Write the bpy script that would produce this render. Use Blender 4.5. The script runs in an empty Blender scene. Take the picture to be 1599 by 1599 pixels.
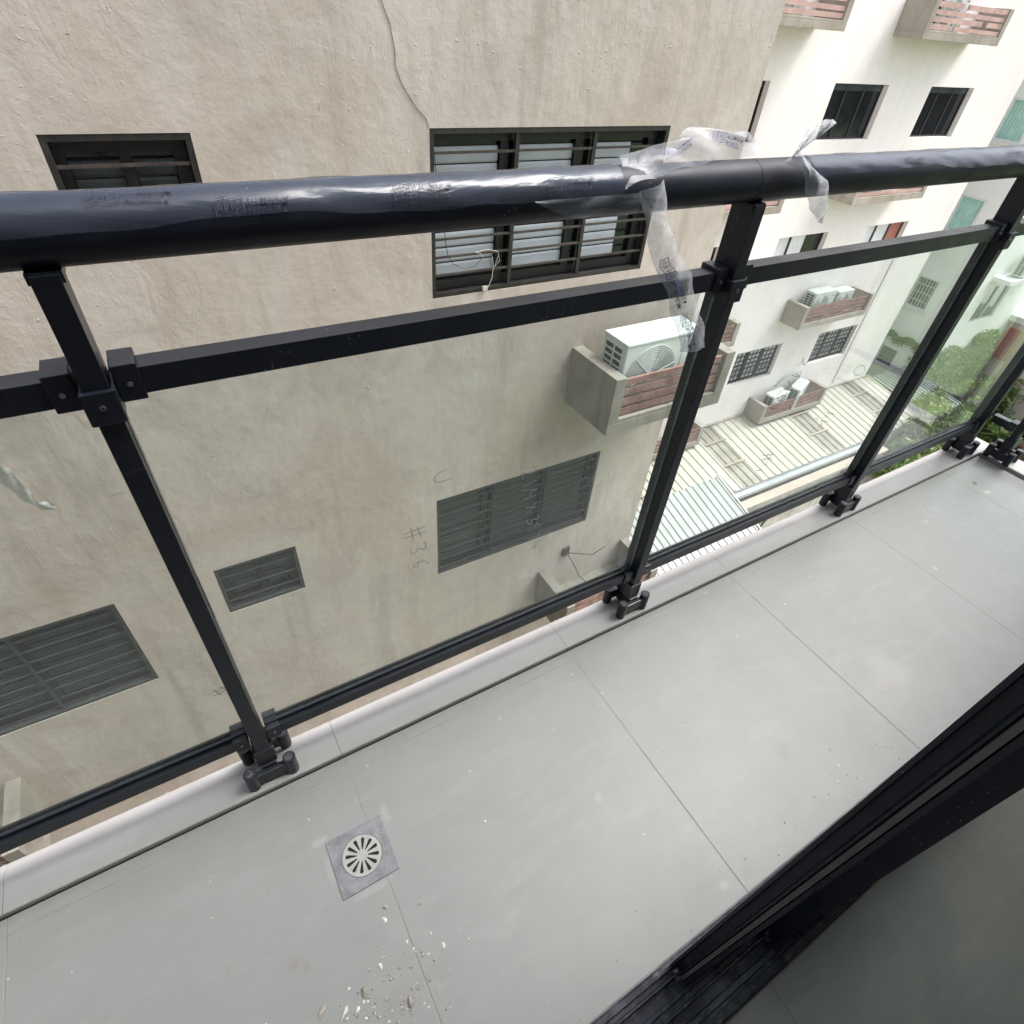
import bpy, bmesh, math, random
from math import radians, sin, cos, pi
from mathutils import Vector, Matrix
random.seed(7)
scene = bpy.context.scene
COL = scene.collection

# ---------------------------------------------------------------- camera
# x runs along the railing, y out towards the neighbouring block, z up; metres
cam_d = bpy.data.cameras.new("camera")
cam = bpy.data.objects.new("camera", cam_d)
COL.objects.link(cam)
cam_d.sensor_width = 36.0
cam_d.lens = 36.0 * 896.27 / 1600.0
cam_d.clip_start = 0.02
cam_d.clip_end = 400.0
right = Vector((0.86138018, -0.50271921, 0.07278446))
down = Vector((-0.28960999, -0.60375895, -0.74269858))
fwd = Vector((0.41731311, 0.61866674, -0.6656585))
m = Matrix(((right.x, -down.x, -fwd.x), (right.y, -down.y, -fwd.y), (right.z, -down.z, -fwd.z)))
cam.matrix_world = Matrix.Translation((0, 0, 1.27)) @ m.to_4x4()
scene.camera = cam

# ---------------------------------------------------------------- sky, sun, exposure
SUN_EL, SUN_AZ = radians(62), radians(103)      # azimuth measured clockwise from +y
world = bpy.data.worlds.new("World")
scene.world = world
world.use_nodes = True
wt = world.node_tree
for n in list(wt.nodes):
    wt.nodes.remove(n)
wo = wt.nodes.new("ShaderNodeOutputWorld")
bg = wt.nodes.new("ShaderNodeBackground")
sky = wt.nodes.new("ShaderNodeTexSky")
sky.sky_type = 'NISHITA'
sky.sun_disc = False
sky.sun_elevation = SUN_EL
sky.sun_rotation = SUN_AZ
sky.air_density = 1.0
sky.dust_density = 6.0
sky.ozone_density = 1.0
hs = wt.nodes.new("ShaderNodeHueSaturation")
hs.inputs["Saturation"].default_value = 0.45
wt.links.new(sky.outputs[0], hs.inputs["Color"])
wt.links.new(hs.outputs[0], bg.inputs[0])
bg.inputs[1].default_value = 0.15
wt.links.new(bg.outputs[0], wo.inputs[0])
sun_d = bpy.data.lights.new("sun", 'SUN')
sun_d.energy = 1.5
sun_d.angle = radians(30)
sun_d.color = (1.0, 0.975, 0.94)
sun = bpy.data.objects.new("sun", sun_d)
COL.objects.link(sun)
sd = Vector((sin(SUN_AZ) * cos(SUN_EL), cos(SUN_AZ) * cos(SUN_EL), sin(SUN_EL)))
sun.rotation_euler = sd.to_track_quat('Z', 'Y').to_euler()
scene.view_settings.view_transform = 'Standard'
scene.view_settings.look = 'None'
scene.view_settings.gamma = 1.0
scene.view_settings.use_curve_mapping = False
scene.view_settings.exposure = 1.37
scene.cycles.max_bounces = 8
scene.cycles.transparent_max_bounces = 16
scene.cycles.use_denoising = True

# ---------------------------------------------------------------- materials
def srgb(r, g, b):
    f = lambda c: c / 12.92 if c <= 0.04045 else ((c + 0.055) / 1.055) ** 2.4
    return (f(r / 255), f(g / 255), f(b / 255), 1)

class NT:
    """short-hand for building node trees"""
    def __init__(s, name):
        s.m = bpy.data.materials.new(name)
        s.m.use_nodes = True
        s.t = s.m.node_tree
        s.b = s.t.nodes["Principled BSDF"]
        s.co = s.t.nodes.new("ShaderNodeTexCoord").outputs["Object"]
    def n(s, kind, **kw):
        x = s.t.nodes.new(kind)
        for k, v in kw.items():
            setattr(x, k, v)
        return x
    def L(s, a, b):
        s.t.links.new(a, b)
    def scaled(s, sc, off=(0, 0, 0)):
        mp = s.n("ShaderNodeMapping")
        mp.inputs["Scale"].default_value = sc
        mp.inputs["Location"].default_value = off
        s.L(s.co, mp.inputs[0])
        return mp.outputs[0]
    def noise(s, scale, detail=5, rough=0.55, vec=None, dist=0.0):
        x = s.n("ShaderNodeTexNoise")
        x.inputs["Scale"].default_value = scale
        x.inputs["Detail"].default_value = detail
        x.inputs["Roughness"].default_value = rough
        x.inputs["Distortion"].default_value = dist
        s.L(vec or s.co, x.inputs["Vector"])
        return x.outputs[0]
    def voro(s, scale, vec=None, feature='F1'):
        x = s.n("ShaderNodeTexVoronoi", feature=feature)
        x.inputs["Scale"].default_value = scale
        s.L(vec or s.co, x.inputs["Vector"])
        return x
    def ramp(s, val, a, b, ca=0.0, cb=1.0):
        x = s.n("ShaderNodeMapRange")
        x.inputs[1].default_value = a
        x.inputs[2].default_value = b
        x.inputs[3].default_value = ca
        x.inputs[4].default_value = cb
        x.clamp = True
        s.L(val, x.inputs[0])
        return x.outputs[0]
    def mix(s, fac, a, b, mode='MIX'):
        x = s.n("ShaderNodeMix", data_type='RGBA', blend_type=mode)
        if isinstance(fac, (int, float)):
            x.inputs[0].default_value = fac
        else:
            s.L(fac, x.inputs[0])
        for i, c in ((6, a), (7, b)):
            if isinstance(c, tuple):
                x.inputs[i].default_value = c
            else:
                s.L(c, x.inputs[i])
        return x.outputs[2]
    def math(s, op, a, b=None):
        x = s.n("ShaderNodeMath", operation=op)
        for i, c in ((0, a), (1, b)):
            if c is None:
                continue
            if isinstance(c, (int, float)):
                x.inputs[i].default_value = c
            else:
                s.L(c, x.inputs[i])
        return x.outputs[0]
    def bump(s, h, strength=0.5, dist=0.01, prev=None):
        x = s.n("ShaderNodeBump")
        x.inputs["Strength"].default_value = strength
        x.inputs["Distance"].default_value = dist
        s.L(h, x.inputs["Height"])
        if prev is not None:
            s.L(prev, x.inputs["Normal"])
        return x.outputs[0]
    def done(s, col=None, rough=None, normal=None, **kw):
        if col is not None:
            if isinstance(col, tuple):
                s.b.inputs["Base Color"].default_value = col
            else:
                s.L(col, s.b.inputs["Base Color"])
        if rough is not None:
            if isinstance(rough, (int, float)):
                s.b.inputs["Roughness"].default_value = rough
            else:
                s.L(rough, s.b.inputs["Roughness"])
        if normal is not None:
            s.L(normal, s.b.inputs["Normal"])
        for k, v in kw.items():
            s.b.inputs[k.replace("_", " ")].default_value = v
        return s.m

def C(r, g, b):
    return (r, g, b, 1.0)

def stucco(name, base, dark, pale, lump=1.0, stain=1.0, seed=0.0):
    t = NT(name)
    v = t.scaled((1, 1, 1), (seed, seed * .7, seed * 1.3))
    big = t.noise(0.55, 5, 0.6, v, 0.6)
    mid = t.noise(2.3, 7, 0.65, v, 0.8)
    c = t.mix(t.ramp(big, 0.38, 0.62), base, pale)
    grey = sum(base[:3]) / 3
    cool = t.noise(0.33, 4, 0.6, t.scaled((1, 1, 1), (seed + 4.2, 1.7, 2.2)), 0.9)
    c = t.mix(t.math('MULTIPLY', t.ramp(cool, 0.46, 0.60), 0.55 * stain), c, C(grey * .94, grey * .93, grey * .865))
    warm = t.noise(0.36, 5, 0.62, t.scaled((1.3, 1.3, .6), (seed + 9.2, 3.7, 0.2)), 1.2)
    c = t.mix(t.math('MULTIPLY', t.ramp(warm, 0.50, 0.66), 0.75 * stain), c, C(base[0] * .84, base[1] * .78, base[2] * .72))
    c = t.mix(t.math('MULTIPLY', t.ramp(mid, 0.47, 0.72), 0.75 * stain), c, dark)
    streak = t.noise(1.0, 5, 0.6, t.scaled((5.0, 5.0, 0.55), (seed, 0, 0)), 0.3)
    c = t.mix(t.math('MULTIPLY', t.ramp(streak, 0.53, 0.70), 0.75 * stain), c, dark)
    pin = t.noise(38.0, 3, 0.7, v)
    c = t.mix(t.math('MULTIPLY', t.ramp(pin, 0.66, 0.74), 0.5 * stain), c, C(dark[0] * .55, dark[1] * .5, dark[2] * .45))
    nick = t.noise(1.0, 3, 0.6, t.scaled((34, 34, 9), (seed, 3, 1)), 0.4)
    c = t.mix(t.math('MULTIPLY', t.ramp(nick, 0.70, 0.76), 0.6 * stain), c, C(dark[0] * .6, dark[1] * .55, dark[2] * .5))
    fine = t.noise(14, 8, 0.7, v)
    c = t.mix(t.ramp(fine, 0.3, 0.7, 0.0, 0.22), c, C(dark[0] * .8, dark[1] * .8, dark[2] * .8))
    # trowel relief: patches of drag marks and lumps, calmer in between
    patch = t.ramp(t.noise(1.1, 4, 0.55, v), 0.44, 0.60, 0.12, 1.0)
    drag = t.noise(8.0, 7, 0.66, t.scaled((1.25, 1.25, 0.45), (0, seed, 0)), 0.55)
    lumps = t.ramp(t.noise(30.0, 2, 0.5, v, 0.2), 0.66, 0.80)
    h = t.math('ADD', t.math('MULTIPLY', drag, 0.55), t.math('MULTIPLY', lumps, 0.35))
    h = t.math('ADD', t.math('MULTIPLY', h, patch), t.math('MULTIPLY', fine, 0.35))
    nrm = t.bump(h, 0.70 * min(1, lump), 0.015 * lump)
    return t.done(c, 0.9, nrm)

def plain(name, col, rough=0.6, var=0.12, scale=6.0, bump=0.0, metallic=0.0, spec=0.5, dirt=None, dirt_amt=0.4):
    t = NT(name)
    a = C(col[0] * (1 - var), col[1] * (1 - var), col[2] * (1 - var))
    b = C(min(1, col[0] * (1 + var)), min(1, col[1] * (1 + var)), min(1, col[2] * (1 + var)))
    c = t.mix(t.ramp(t.noise(scale, 6, 0.6), 0.3, 0.7), a, b)
    if dirt:
        c = t.mix(t.math('MULTIPLY', t.ramp(t.noise(scale * 1.9, 7, 0.7, t.scaled((1, 1, .5))), 0.48, 0.72), dirt_amt), c, dirt)
    nrm = t.bump(t.noise(scale * 9, 5, 0.6), 0.4, bump) if bump else None
    rg = t.ramp(t.noise(scale * 2, 4), 0.3, 0.7, max(0, rough - .06), min(1, rough + .08))
    return t.done(c, rg, nrm, Metallic=metallic, Specular_IOR_Level=spec)

def tile_mat(name, tone, dark, rough, splash=1.0, skylit_edge=None, marks=()):
    t = NT(name)
    t.co = t.n("ShaderNodeNewGeometry").outputs["Position"]     # so that no two tiles share a pattern
    c = t.mix(t.ramp(t.noise(2.2, 5, 0.6, None, 0.4), 0.2, 0.8), tone, dark)
    c = t.mix(t.ramp(t.noise(11, 8, 0.7), 0.45, 0.8, 0, 0.3), c, C(dark[0] * .82, dark[1] * .82, dark[2] * .8))
    if skylit_edge:      # sky light on the rounded outer nosing, put into the colour as white
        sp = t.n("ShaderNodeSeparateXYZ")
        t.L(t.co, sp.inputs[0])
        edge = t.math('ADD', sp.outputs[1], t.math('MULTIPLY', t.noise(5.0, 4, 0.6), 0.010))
        c = t.mix(t.ramp(edge, skylit_edge[0], skylit_edge[1]), c, C(.66, .64, .63))
    # wiped cement dust: long faint pale smears and scuffs
    wipe = t.noise(1.0, 7, 0.7, None, 1.8)
    t2 = t.n("ShaderNodeMapping")
    t2.inputs["Scale"].default_value = (4.0, 15.0, 1.0)
    t2.inputs["Rotation"].default_value = (0, 0, 0.5)
    t.L(t.co, t2.inputs[0])
    scuff = t.noise(1.0, 7, 0.72, t2.outputs[0], 1.2)
    c = t.mix(t.ramp(scuff, 0.50, 0.72, 0, 0.30), c, C(tone[0] * 1.28, tone[1] * 1.28, tone[2] * 1.28))
    c = t.mix(t.ramp(wipe, 0.52, 0.70, 0, 0.28), c, C(dark[0] * .80, dark[1] * .80, dark[2] * .76))
    # dried brown puddle rings and dull smears
    sm = t.noise(1.3, 3, 0.45, t.scaled((1, 1.7, 1), (3.1, 0.4, 0)), 1.1)
    c = t.mix(t.ramp(sm, 0.66, 0.72, 0, 0.22), c, C(.36, .33, .28))
    for (px, py, r, sx, sc_, am) in marks:
        mp = t.n("ShaderNodeVectorMath", operation='SUBTRACT')
        t.L(t.co, mp.inputs[0])
        mp.inputs[1].default_value = (px, py, 0)
        ms = t.n("ShaderNodeVectorMath", operation='MULTIPLY')
        t.L(mp.outputs[0], ms.inputs[0])
        ms.inputs[1].default_value = (1 / r, 1 / (r * sx), 1 / r)
        ln = t.n("ShaderNodeVectorMath", operation='LENGTH')
        t.L(ms.outputs[0], ln.inputs[0])
        d = t.math('ADD', ln.outputs["Value"], t.math('MULTIPLY', t.noise(110.0, 6, 0.75), 1.9))
        c = t.mix(t.ramp(d, 1.45, 2.0, am, 0.0), c, sc_)
    # white paint drops of two sizes, sparse
    for sc, th, lo, am in ((11.0, 0.030, 0.62, 0.65), (27.0, 0.045, 0.66, 0.6), (60.0, 0.07, 0.70, 0.45)):
        vo = t.voro(sc)
        keep = t.ramp(t.noise(sc * 0.45, 1, 0.4), lo, lo + 0.01)
        spot = t.ramp(vo.outputs["Distance"], th * 1.6, th, 0, 1)
        c = t.mix(t.math('MULTIPLY', t.math('MULTIPLY', spot, keep), am * splash), c, C(.52, .52, .52))
    vo = t.voro(48.0, t.scaled((1, 1, 1), (7, 2, 0)))
    keep = t.ramp(t.noise(6.0, 2, 0.5, t.scaled((1, 1, 1), (4, 1, 0))), 0.60, 0.66)
    c = t.mix(t.math('MULTIPLY', t.math('MULTIPLY', t.ramp(vo.outputs["Distance"], 0.10, 0.05), keep), 0.6 * splash), c, C(.12, .11, .10))
    nrm = t.bump(t.noise(60, 4, 0.6), 0.15, 0.0006)
    rg = t.ramp(t.noise(3.0, 5, 0.6), 0.3, 0.7, rough - .01, rough + .05)
    return t.done(c, rg, nrm)

M = {}
M['wall_near'] = stucco("near_block_render", C(.51, .458, .405), C(.355, .302, .255), C(.55, .495, .445), 1.35, 0.8)
M['wall_far'] = stucco("far_block_render", C(.84, .795, .785), C(.70, .64, .60), C(.86, .825, .82), 0.5, 0.25, 5.0)
M['wall_mint'] = stucco("mint_render", C(.87, .885, .875), C(.76, .785, .765), C(.90, .915, .905), 0.4, 0.2, 9.0)
M['wall_pink'] = stucco("pink_render", C(.68, .50, .46), C(.5, .36, .33), C(.72, .56, .52), 0.4, 0.3, 12.0)
M['wall_own'] = stucco("own_block_render", C(.62, .60, .57), C(.45, .43, .40), C(.66, .64, .61), 0.5, 0.4, 2.0)
M['concrete'] = stucco("ledge_concrete", C(.235, .215, .18), C(.13, .118, .095), C(.30, .28, .24), 0.5, 1.0, 3.0)
M['concrete_pale'] = stucco("pale_ledge_concrete", C(.36, .325, .28), C(.22, .19, .15), C(.42, .38, .33), 0.4, 0.9, 4.0)
M['garden_wall'] = stucco("mossy_wall_render", C(.42, .42, .37), C(.20, .22, .16), C(.55, .55, .50), 0.8, 1.3, 6.0)
M['coping'] = plain("coping_render", C(.42, .37, .31), 0.85, 0.15, 3, 0.004, dirt=C(.3, .26, .2))
BR, WH, DK = C(.175, .16, .135), C(.31, .315, .31), C(.035, .033, .03)
MARKS = [(.962, .183, .016, .8, BR, .75), (.945, .168, .013, 1, BR, .7), (-.138, .330, .010, 1.2, BR, .8), (-.120, .316, .008, 1, BR, .75), (-.237, .376, .007, 1.2, BR, .4),
         (2.512, .543, .013, .8, DK, .9), (2.50, .49, .018, .7, WH, .8), (.09, .60, .004, 1, WH, .7), (.40, .56, .004, 1, WH, .8), (.66, .50, .004, 1, WH, .7),
         (-.045, .50, .020, .5, WH, .35), (.088, .49, .010, 2.4, WH, .30), (.02, .372, .045, .18, WH, .28), (-.040, .44, .008, 4, WH, .25), (.62, .045, .012, .7, WH, .5),
         (-.06, .175, .05, .35, BR, .35), (.0, .20, .06, .3, BR, .30), (1.30, .30, .012, 1, BR, .35), (.50, .30, .010, 1.2, WH, .25), (1.9, .35, .012, 1, WH, .4), (2.1, .50, .010, 1, WH, .5)]
M['tile'] = tile_mat("grey_porcelain_tile", C(.203, .211, .206), C(.170, .178, .172), 0.40, marks=MARKS)
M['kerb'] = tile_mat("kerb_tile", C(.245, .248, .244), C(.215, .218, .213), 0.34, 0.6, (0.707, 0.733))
M['room_tile'] = tile_mat("room_floor_tile", C(.31, .315, .285), C(.215, .222, .20), 0.4, 0.35)
M['grout'] = plain("grout", C(.19, .185, .175), 0.9, 0.35, 14, 0.001, dirt=C(.10, .095, .085))
M['mortar'] = plain("rough_mortar", C(.30, .28, .25), 0.95, 0.4, 60, 0.006)
M['chip'] = plain("white_plaster_chip", C(.56, .55, .53), 0.9, 0.15, 60, 0.003)
M['chip_grey'] = plain("grey_mortar_chip", C(.30, .28, .25), 0.95, 0.3, 60, 0.004)
M['ceiling'] = plain("ceiling_paint", C(.62, .61, .59), 0.9, 0.05, 2)
M['soil'] = plain("soil_and_dry_leaves", C(.26, .15, .08), 0.95, 0.6, 7, 0.03, dirt=C(.42, .36, .28))
M['lawn'] = plain("lawn_ground", C(.09, .14, .05), 0.95, 0.4, 4, 0.03, dirt=C(.2, .17, .11))
M['paving'] = plain("yard_paving", C(.40, .36, .31), 0.9, 0.25, 5, 0.01, dirt=C(.2, .18, .15))
M['brick'] = plain("yard_brick", C(.42, .29, .22), 0.9, 0.3, 3, 0.006, dirt=C(.3, .27, .22))

def black_metal(name, col, rough, scuff=0.35):
    t = NT(name)
    c = t.mix(t.ramp(t.noise(5, 5, 0.6), 0.35, 0.75), col, C(col[0] * 1.5, col[1] * 1.5, col[2] * 1.5))
    sc = t.noise(1.0, 6, 0.75, t.scaled((4, 60, 60)), 0.5)
    c = t.mix(t.ramp(sc, 0.64, 0.72, 0, scuff), c, C(.11, .115, .12))
    dust = t.voro(120.0)
    keep = t.ramp(t.noise(9, 3), 0.56, 0.62)
    c = t.mix(t.math('MULTIPLY', t.math('MULTIPLY', t.ramp(dust.outputs["Distance"], .16, .08), keep), 0.45), c, C(.3, .3, .3))
    rg = t.ramp(t.noise(12, 5), 0.3, 0.7, rough - .08, rough + .12)
    return t.done(c, rg, t.bump(t.noise(260, 2), 0.12, 0.0004), Specular_IOR_Level=0.42)
M['black'] = black_metal("black_powder_coat", C(.0075, .0095, .016), 0.35)
def dusty(name):
    t = NT(name)
    c = t.mix(t.ramp(t.noise(18, 8, 0.75, None, 0.6), 0.40, 0.66), C(.014, .017, .024), C(.075, .082, .10))
    c = t.mix(t.ramp(t.noise(90, 6, 0.8, t.scaled((.5, 1, 1))), 0.54, 0.66, 0, .7), c, C(.15, .155, .165))
    return t.done(c, 0.6, t.bump(t.noise(150, 5, .7), .5, .0008), Specular_IOR_Level=.35)
M['black_rail'] = black_metal("matte_black_handrail", C(.0075, .0095, .016), 0.42)
M['black_rail'].node_tree.nodes['Principled BSDF'].inputs['Specular IOR Level'].default_value = 0.22
M['black_dusty'] = dusty("dusty_black_aluminium")
M['screw'] = plain("steel_screw", C(.35, .35, .36), 0.35, 0.1, 50, metallic=0.9)
M['drain'] = plain("dull_cast_steel", C(.145, .15, .165), 0.6, 0.3, 40, 0.001, metallic=0.2, dirt=C(.24, .24, .235), dirt_amt=.7)
M['grate'] = plain("pale_steel_grate", C(.27, .27, .262), 0.5, 0.14, 60, 0.0006, metallic=0.2, dirt=C(.27, .26, .24))
M['hole'] = plain("recess_black", C(.008, .008, .008), 0.9, 0.1, 10)
M['frame_dark'] = plain("dark_window_frame", C(.018, .016, .016), 0.5, 0.4, 12, dirt=C(.075, .06, .05))
M['bar_rust'] = plain("weathered_grille_bar", C(.04, .033, .03), 0.65, 0.5, 14, dirt=C(.15, .105, .08))
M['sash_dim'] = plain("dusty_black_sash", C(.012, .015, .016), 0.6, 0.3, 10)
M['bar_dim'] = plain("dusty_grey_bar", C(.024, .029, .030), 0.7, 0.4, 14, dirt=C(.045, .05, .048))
M['sash'] = plain("black_window_sash", C(.012, .012, .014), 0.4, 0.3, 10)
M['blind'] = plain("grey_white_shutter", C(.44, .48, .52), 0.5, 0.12, 3)
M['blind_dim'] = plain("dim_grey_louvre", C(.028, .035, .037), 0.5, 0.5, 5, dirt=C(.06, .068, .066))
M['curtain'] = plain("white_curtain", C(.72, .73, .76), 0.9, 0.08, 4)
M['curtain_green'] = plain("green_curtain", C(.42, .66, .60), 0.8, 0.12, 6)
M['curtain_red'] = plain("dull_red_curtain", C(.40, .16, .13), 0.8, 0.15, 6)
M['dark_pane'] = plain("dark_window_glass", C(.012, .014, .018), 0.08, 0.3, 2)
M['slate_pane'] = plain("slate_window_glass", C(.055, .07, .08), 0.12, 0.3, 2)
M['grille_grey'] = plain("grey_window_grille", C(.20, .22, .25), 0.5, 0.2, 10)
M['grille_pale'] = plain("pale_window_grille", C(.55, .58, .60), 0.5, 0.15, 10)
M['white_frame'] = plain("white_window_frame", C(.75, .76, .76), 0.5, 0.05, 5)
M['ac'] = plain("white_ac_casing", C(.60, .645, .62), 0.45, 0.06, 5, dirt=C(.42, .44, .40), dirt_amt=.35)
M['ac_dark'] = plain("ac_coil_dark", C(.035, .04, .045), 0.6, 0.3, 30)
M['ac_grey'] = plain("ac_fan_grille", C(.42, .45, .44), 0.5, 0.1, 20)
M['ac_shade'] = plain("ac_fan_recess", C(.44, .475, .46), 0.6, 0.2, 20)
M['slat'] = plain("faded_red_slat", C(.215, .12, .10), 0.85, 0.35, 8, 0.003, dirt=C(.33, .275, .245), dirt_amt=.75)
M['slat_pale'] = plain("pale_red_slat", C(.46, .30, .27), 0.85, 0.25, 6, 0.003, dirt=C(.6, .5, .45))
M['red_louvre'] = plain("red_shutter_slat", C(.42, .07, .05), 0.6, 0.15, 6)
M['roof_cream'] = plain("cream_roof_sheet", C(.43, .425, .36), 0.55, 0.09, 1.3, dirt=C(.30, .27, .20), dirt_amt=.4)
M['roof_clear'] = plain("dirty_translucent_sheet", C(.27, .258, .215), 0.5, 0.25, 2.5, dirt=C(.16, .14, .10))
M['roof_grey'] = plain("grey_roof_sheet", C(.27, .292, .29), 0.5, 0.1, 1.5, dirt=C(.25, .26, .25), dirt_amt=.4)
M['gutter'] = plain("metal_gutter", C(.42, .45, .46), 0.45, 0.12, 3, metallic=0.2)
M['batten'] = plain("roof_batten", C(.36, .31, .24), 0.8, 0.2, 5)
M['cable'] = plain("black_cable", C(.035, .033, .03), 0.6, 0.1, 5)
M['wire_white'] = plain("white_wire", C(.5, .48, .42), 0.6, 0.1, 5)
M['ink'] = plain("dark_marker_ink", C(.19, .19, .175), 0.7, 0.4, 40)
M['ink_pale'] = plain("pale_marker_ink", C(.42, .45, .44), 0.7, 0.25, 40)
M['bark'] = plain("bark", C(.13, .09, .06), 0.9, 0.3, 12, 0.01)

def leaf_mat(name, a, b, c3):
    t = NT(name)
    g = t.n("ShaderNodeNewGeometry").outputs["Random Per Island"]
    c = t.mix(t.ramp(g, 0.0, 1.0), a, b)
    c = t.mix(t.ramp(g, 0.90, 0.93), c, c3)
    m = t.done(c, 0.6, None)
    tr = t.n("ShaderNodeBsdfTranslucent")
    t.L(c, tr.inputs[0])
    ms = t.n("ShaderNodeMixShader")
    ms.inputs[0].default_value = 0.3
    out = t.t.nodes["Material Output"]
    t.L(t.b.outputs[0], ms.inputs[1])
    t.L(tr.outputs[0], ms.inputs[2])
    t.L(ms.outputs[0], out.inputs[0])
    return m
M['leaf'] = leaf_mat("bright_leaf", C(.06, .13, .025), C(.19, .27, .055), C(.34, .32, .10))
M['leaf_dark'] = leaf_mat("dark_leaf", C(.035, .08, .025), C(.10, .17, .05), C(.16, .2, .07))
M['leaf_mid'] = leaf_mat("mid_leaf", C(.08, .15, .045), C(.20, .30, .09), C(.34, .36, .20))
M['leaf_pale'] = leaf_mat("pale_leaf", C(.14, .22, .10), C(.26, .36, .18), C(.4, .42, .22))
M['leaf_dry'] = leaf_mat("dry_leaf", C(.28, .13, .06), C(.45, .24, .12), C(.55, .42, .3))

def clear(name, tint, haze, haze_col, rough=0.02, fres=1.45, wrinkle=0.0, scale=20, sheen=1.0):
    """thin clear sheet: tinted see-through + mirror by fresnel + a little dust"""
    t = NT(name)
    t.t.nodes.remove(t.b)
    out = t.t.nodes["Material Output"]
    tp = t.n("ShaderNodeBsdfTransparent")
    tp.inputs[0].default_value = tint
    gl = t.n("ShaderNodeBsdfGlossy")
    gl.inputs["Roughness"].default_value = rough
    gl.inputs["Color"].default_value = C(sheen, sheen, sheen)
    df = t.n("ShaderNodeBsdfDiffuse")
    df.inputs[0].default_value = haze_col
    # Schlick reflectance from the angle to the surface, the same from either side of the sheet
    f0 = ((fres - 1) / (fres + 1)) ** 2
    geo = t.n("ShaderNodeNewGeometry")
    dot = t.n("ShaderNodeVectorMath", operation='DOT_PRODUCT')
    t.L(geo.outputs["Incoming"], dot.inputs[0])
    t.L(geo.outputs["Normal"], dot.inputs[1])
    fac = t.math('POWER', t.math('SUBTRACT', 1.0, t.math('ABSOLUTE', dot.outputs["Value"])), 5.0)
    fac = t.math('ADD', t.math('MULTIPLY', fac, 1 - f0), f0)
    if wrinkle:
        w = t.noise(scale, 5, 0.6, t.scaled((0.35, 1, 1)), 1.2)
        nr = t.bump(w, 1.0, wrinkle)
        for x in (gl, df):
            t.L(nr, x.inputs["Normal"])
        t.L(nr, dot.inputs[1])
    m1 = t.n("ShaderNodeMixShader")
    hz = t.ramp(t.noise(5 if not wrinkle else scale * .7, 7, 0.7), 0.35, 0.75, haze * 0.6, haze * 1.5)
    t.L(hz, m1.inputs[0])
    t.L(tp.outputs[0], m1.inputs[1])
    t.L(df.outputs[0], m1.inputs[2])
    m2 = t.n("ShaderNodeMixShader")
    t.L(fac, m2.inputs[0])
    t.L(m1.outputs[0], m2.inputs[1])
    t.L(gl.outputs[0], m2.inputs[2])
    t.L(m2.outputs[0], out.inputs[0])
    return t.m
M['glass'] = clear("clear_railing_glass", C(.962, .995, .988), 0.085, C(.58, .61, .58))
M['glass_edge'] = plain("green_glass_edge", C(.05, .10, .085), 0.25, 0.1, 10)
M['film_on'] = clear("film_stuck_on_handrail", C(.66, .72, .82), 0.06, C(.36, .42, .56), 0.16, 1.5, 0.0038, 9, 0.58)
M['film'] = clear("loose_clear_film", C(.87, .88, .92), 0.17, C(.62, .66, .75), 0.26, 1.42, 0.0025, 30, 0.55)
M['strip'] = clear("torn_film_strip", C(.86, .87, .91), 0.34, C(.74, .77, .84), 0.2, 1.45, 0.003, 34, 0.6)
M['print'] = plain("blue_print", C(.045, .07, .22), 0.6, 0.2, 50)
M['print_dark'] = plain("dark_print", C(.006, .009, .03), 0.6, 0.2, 50)

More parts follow.
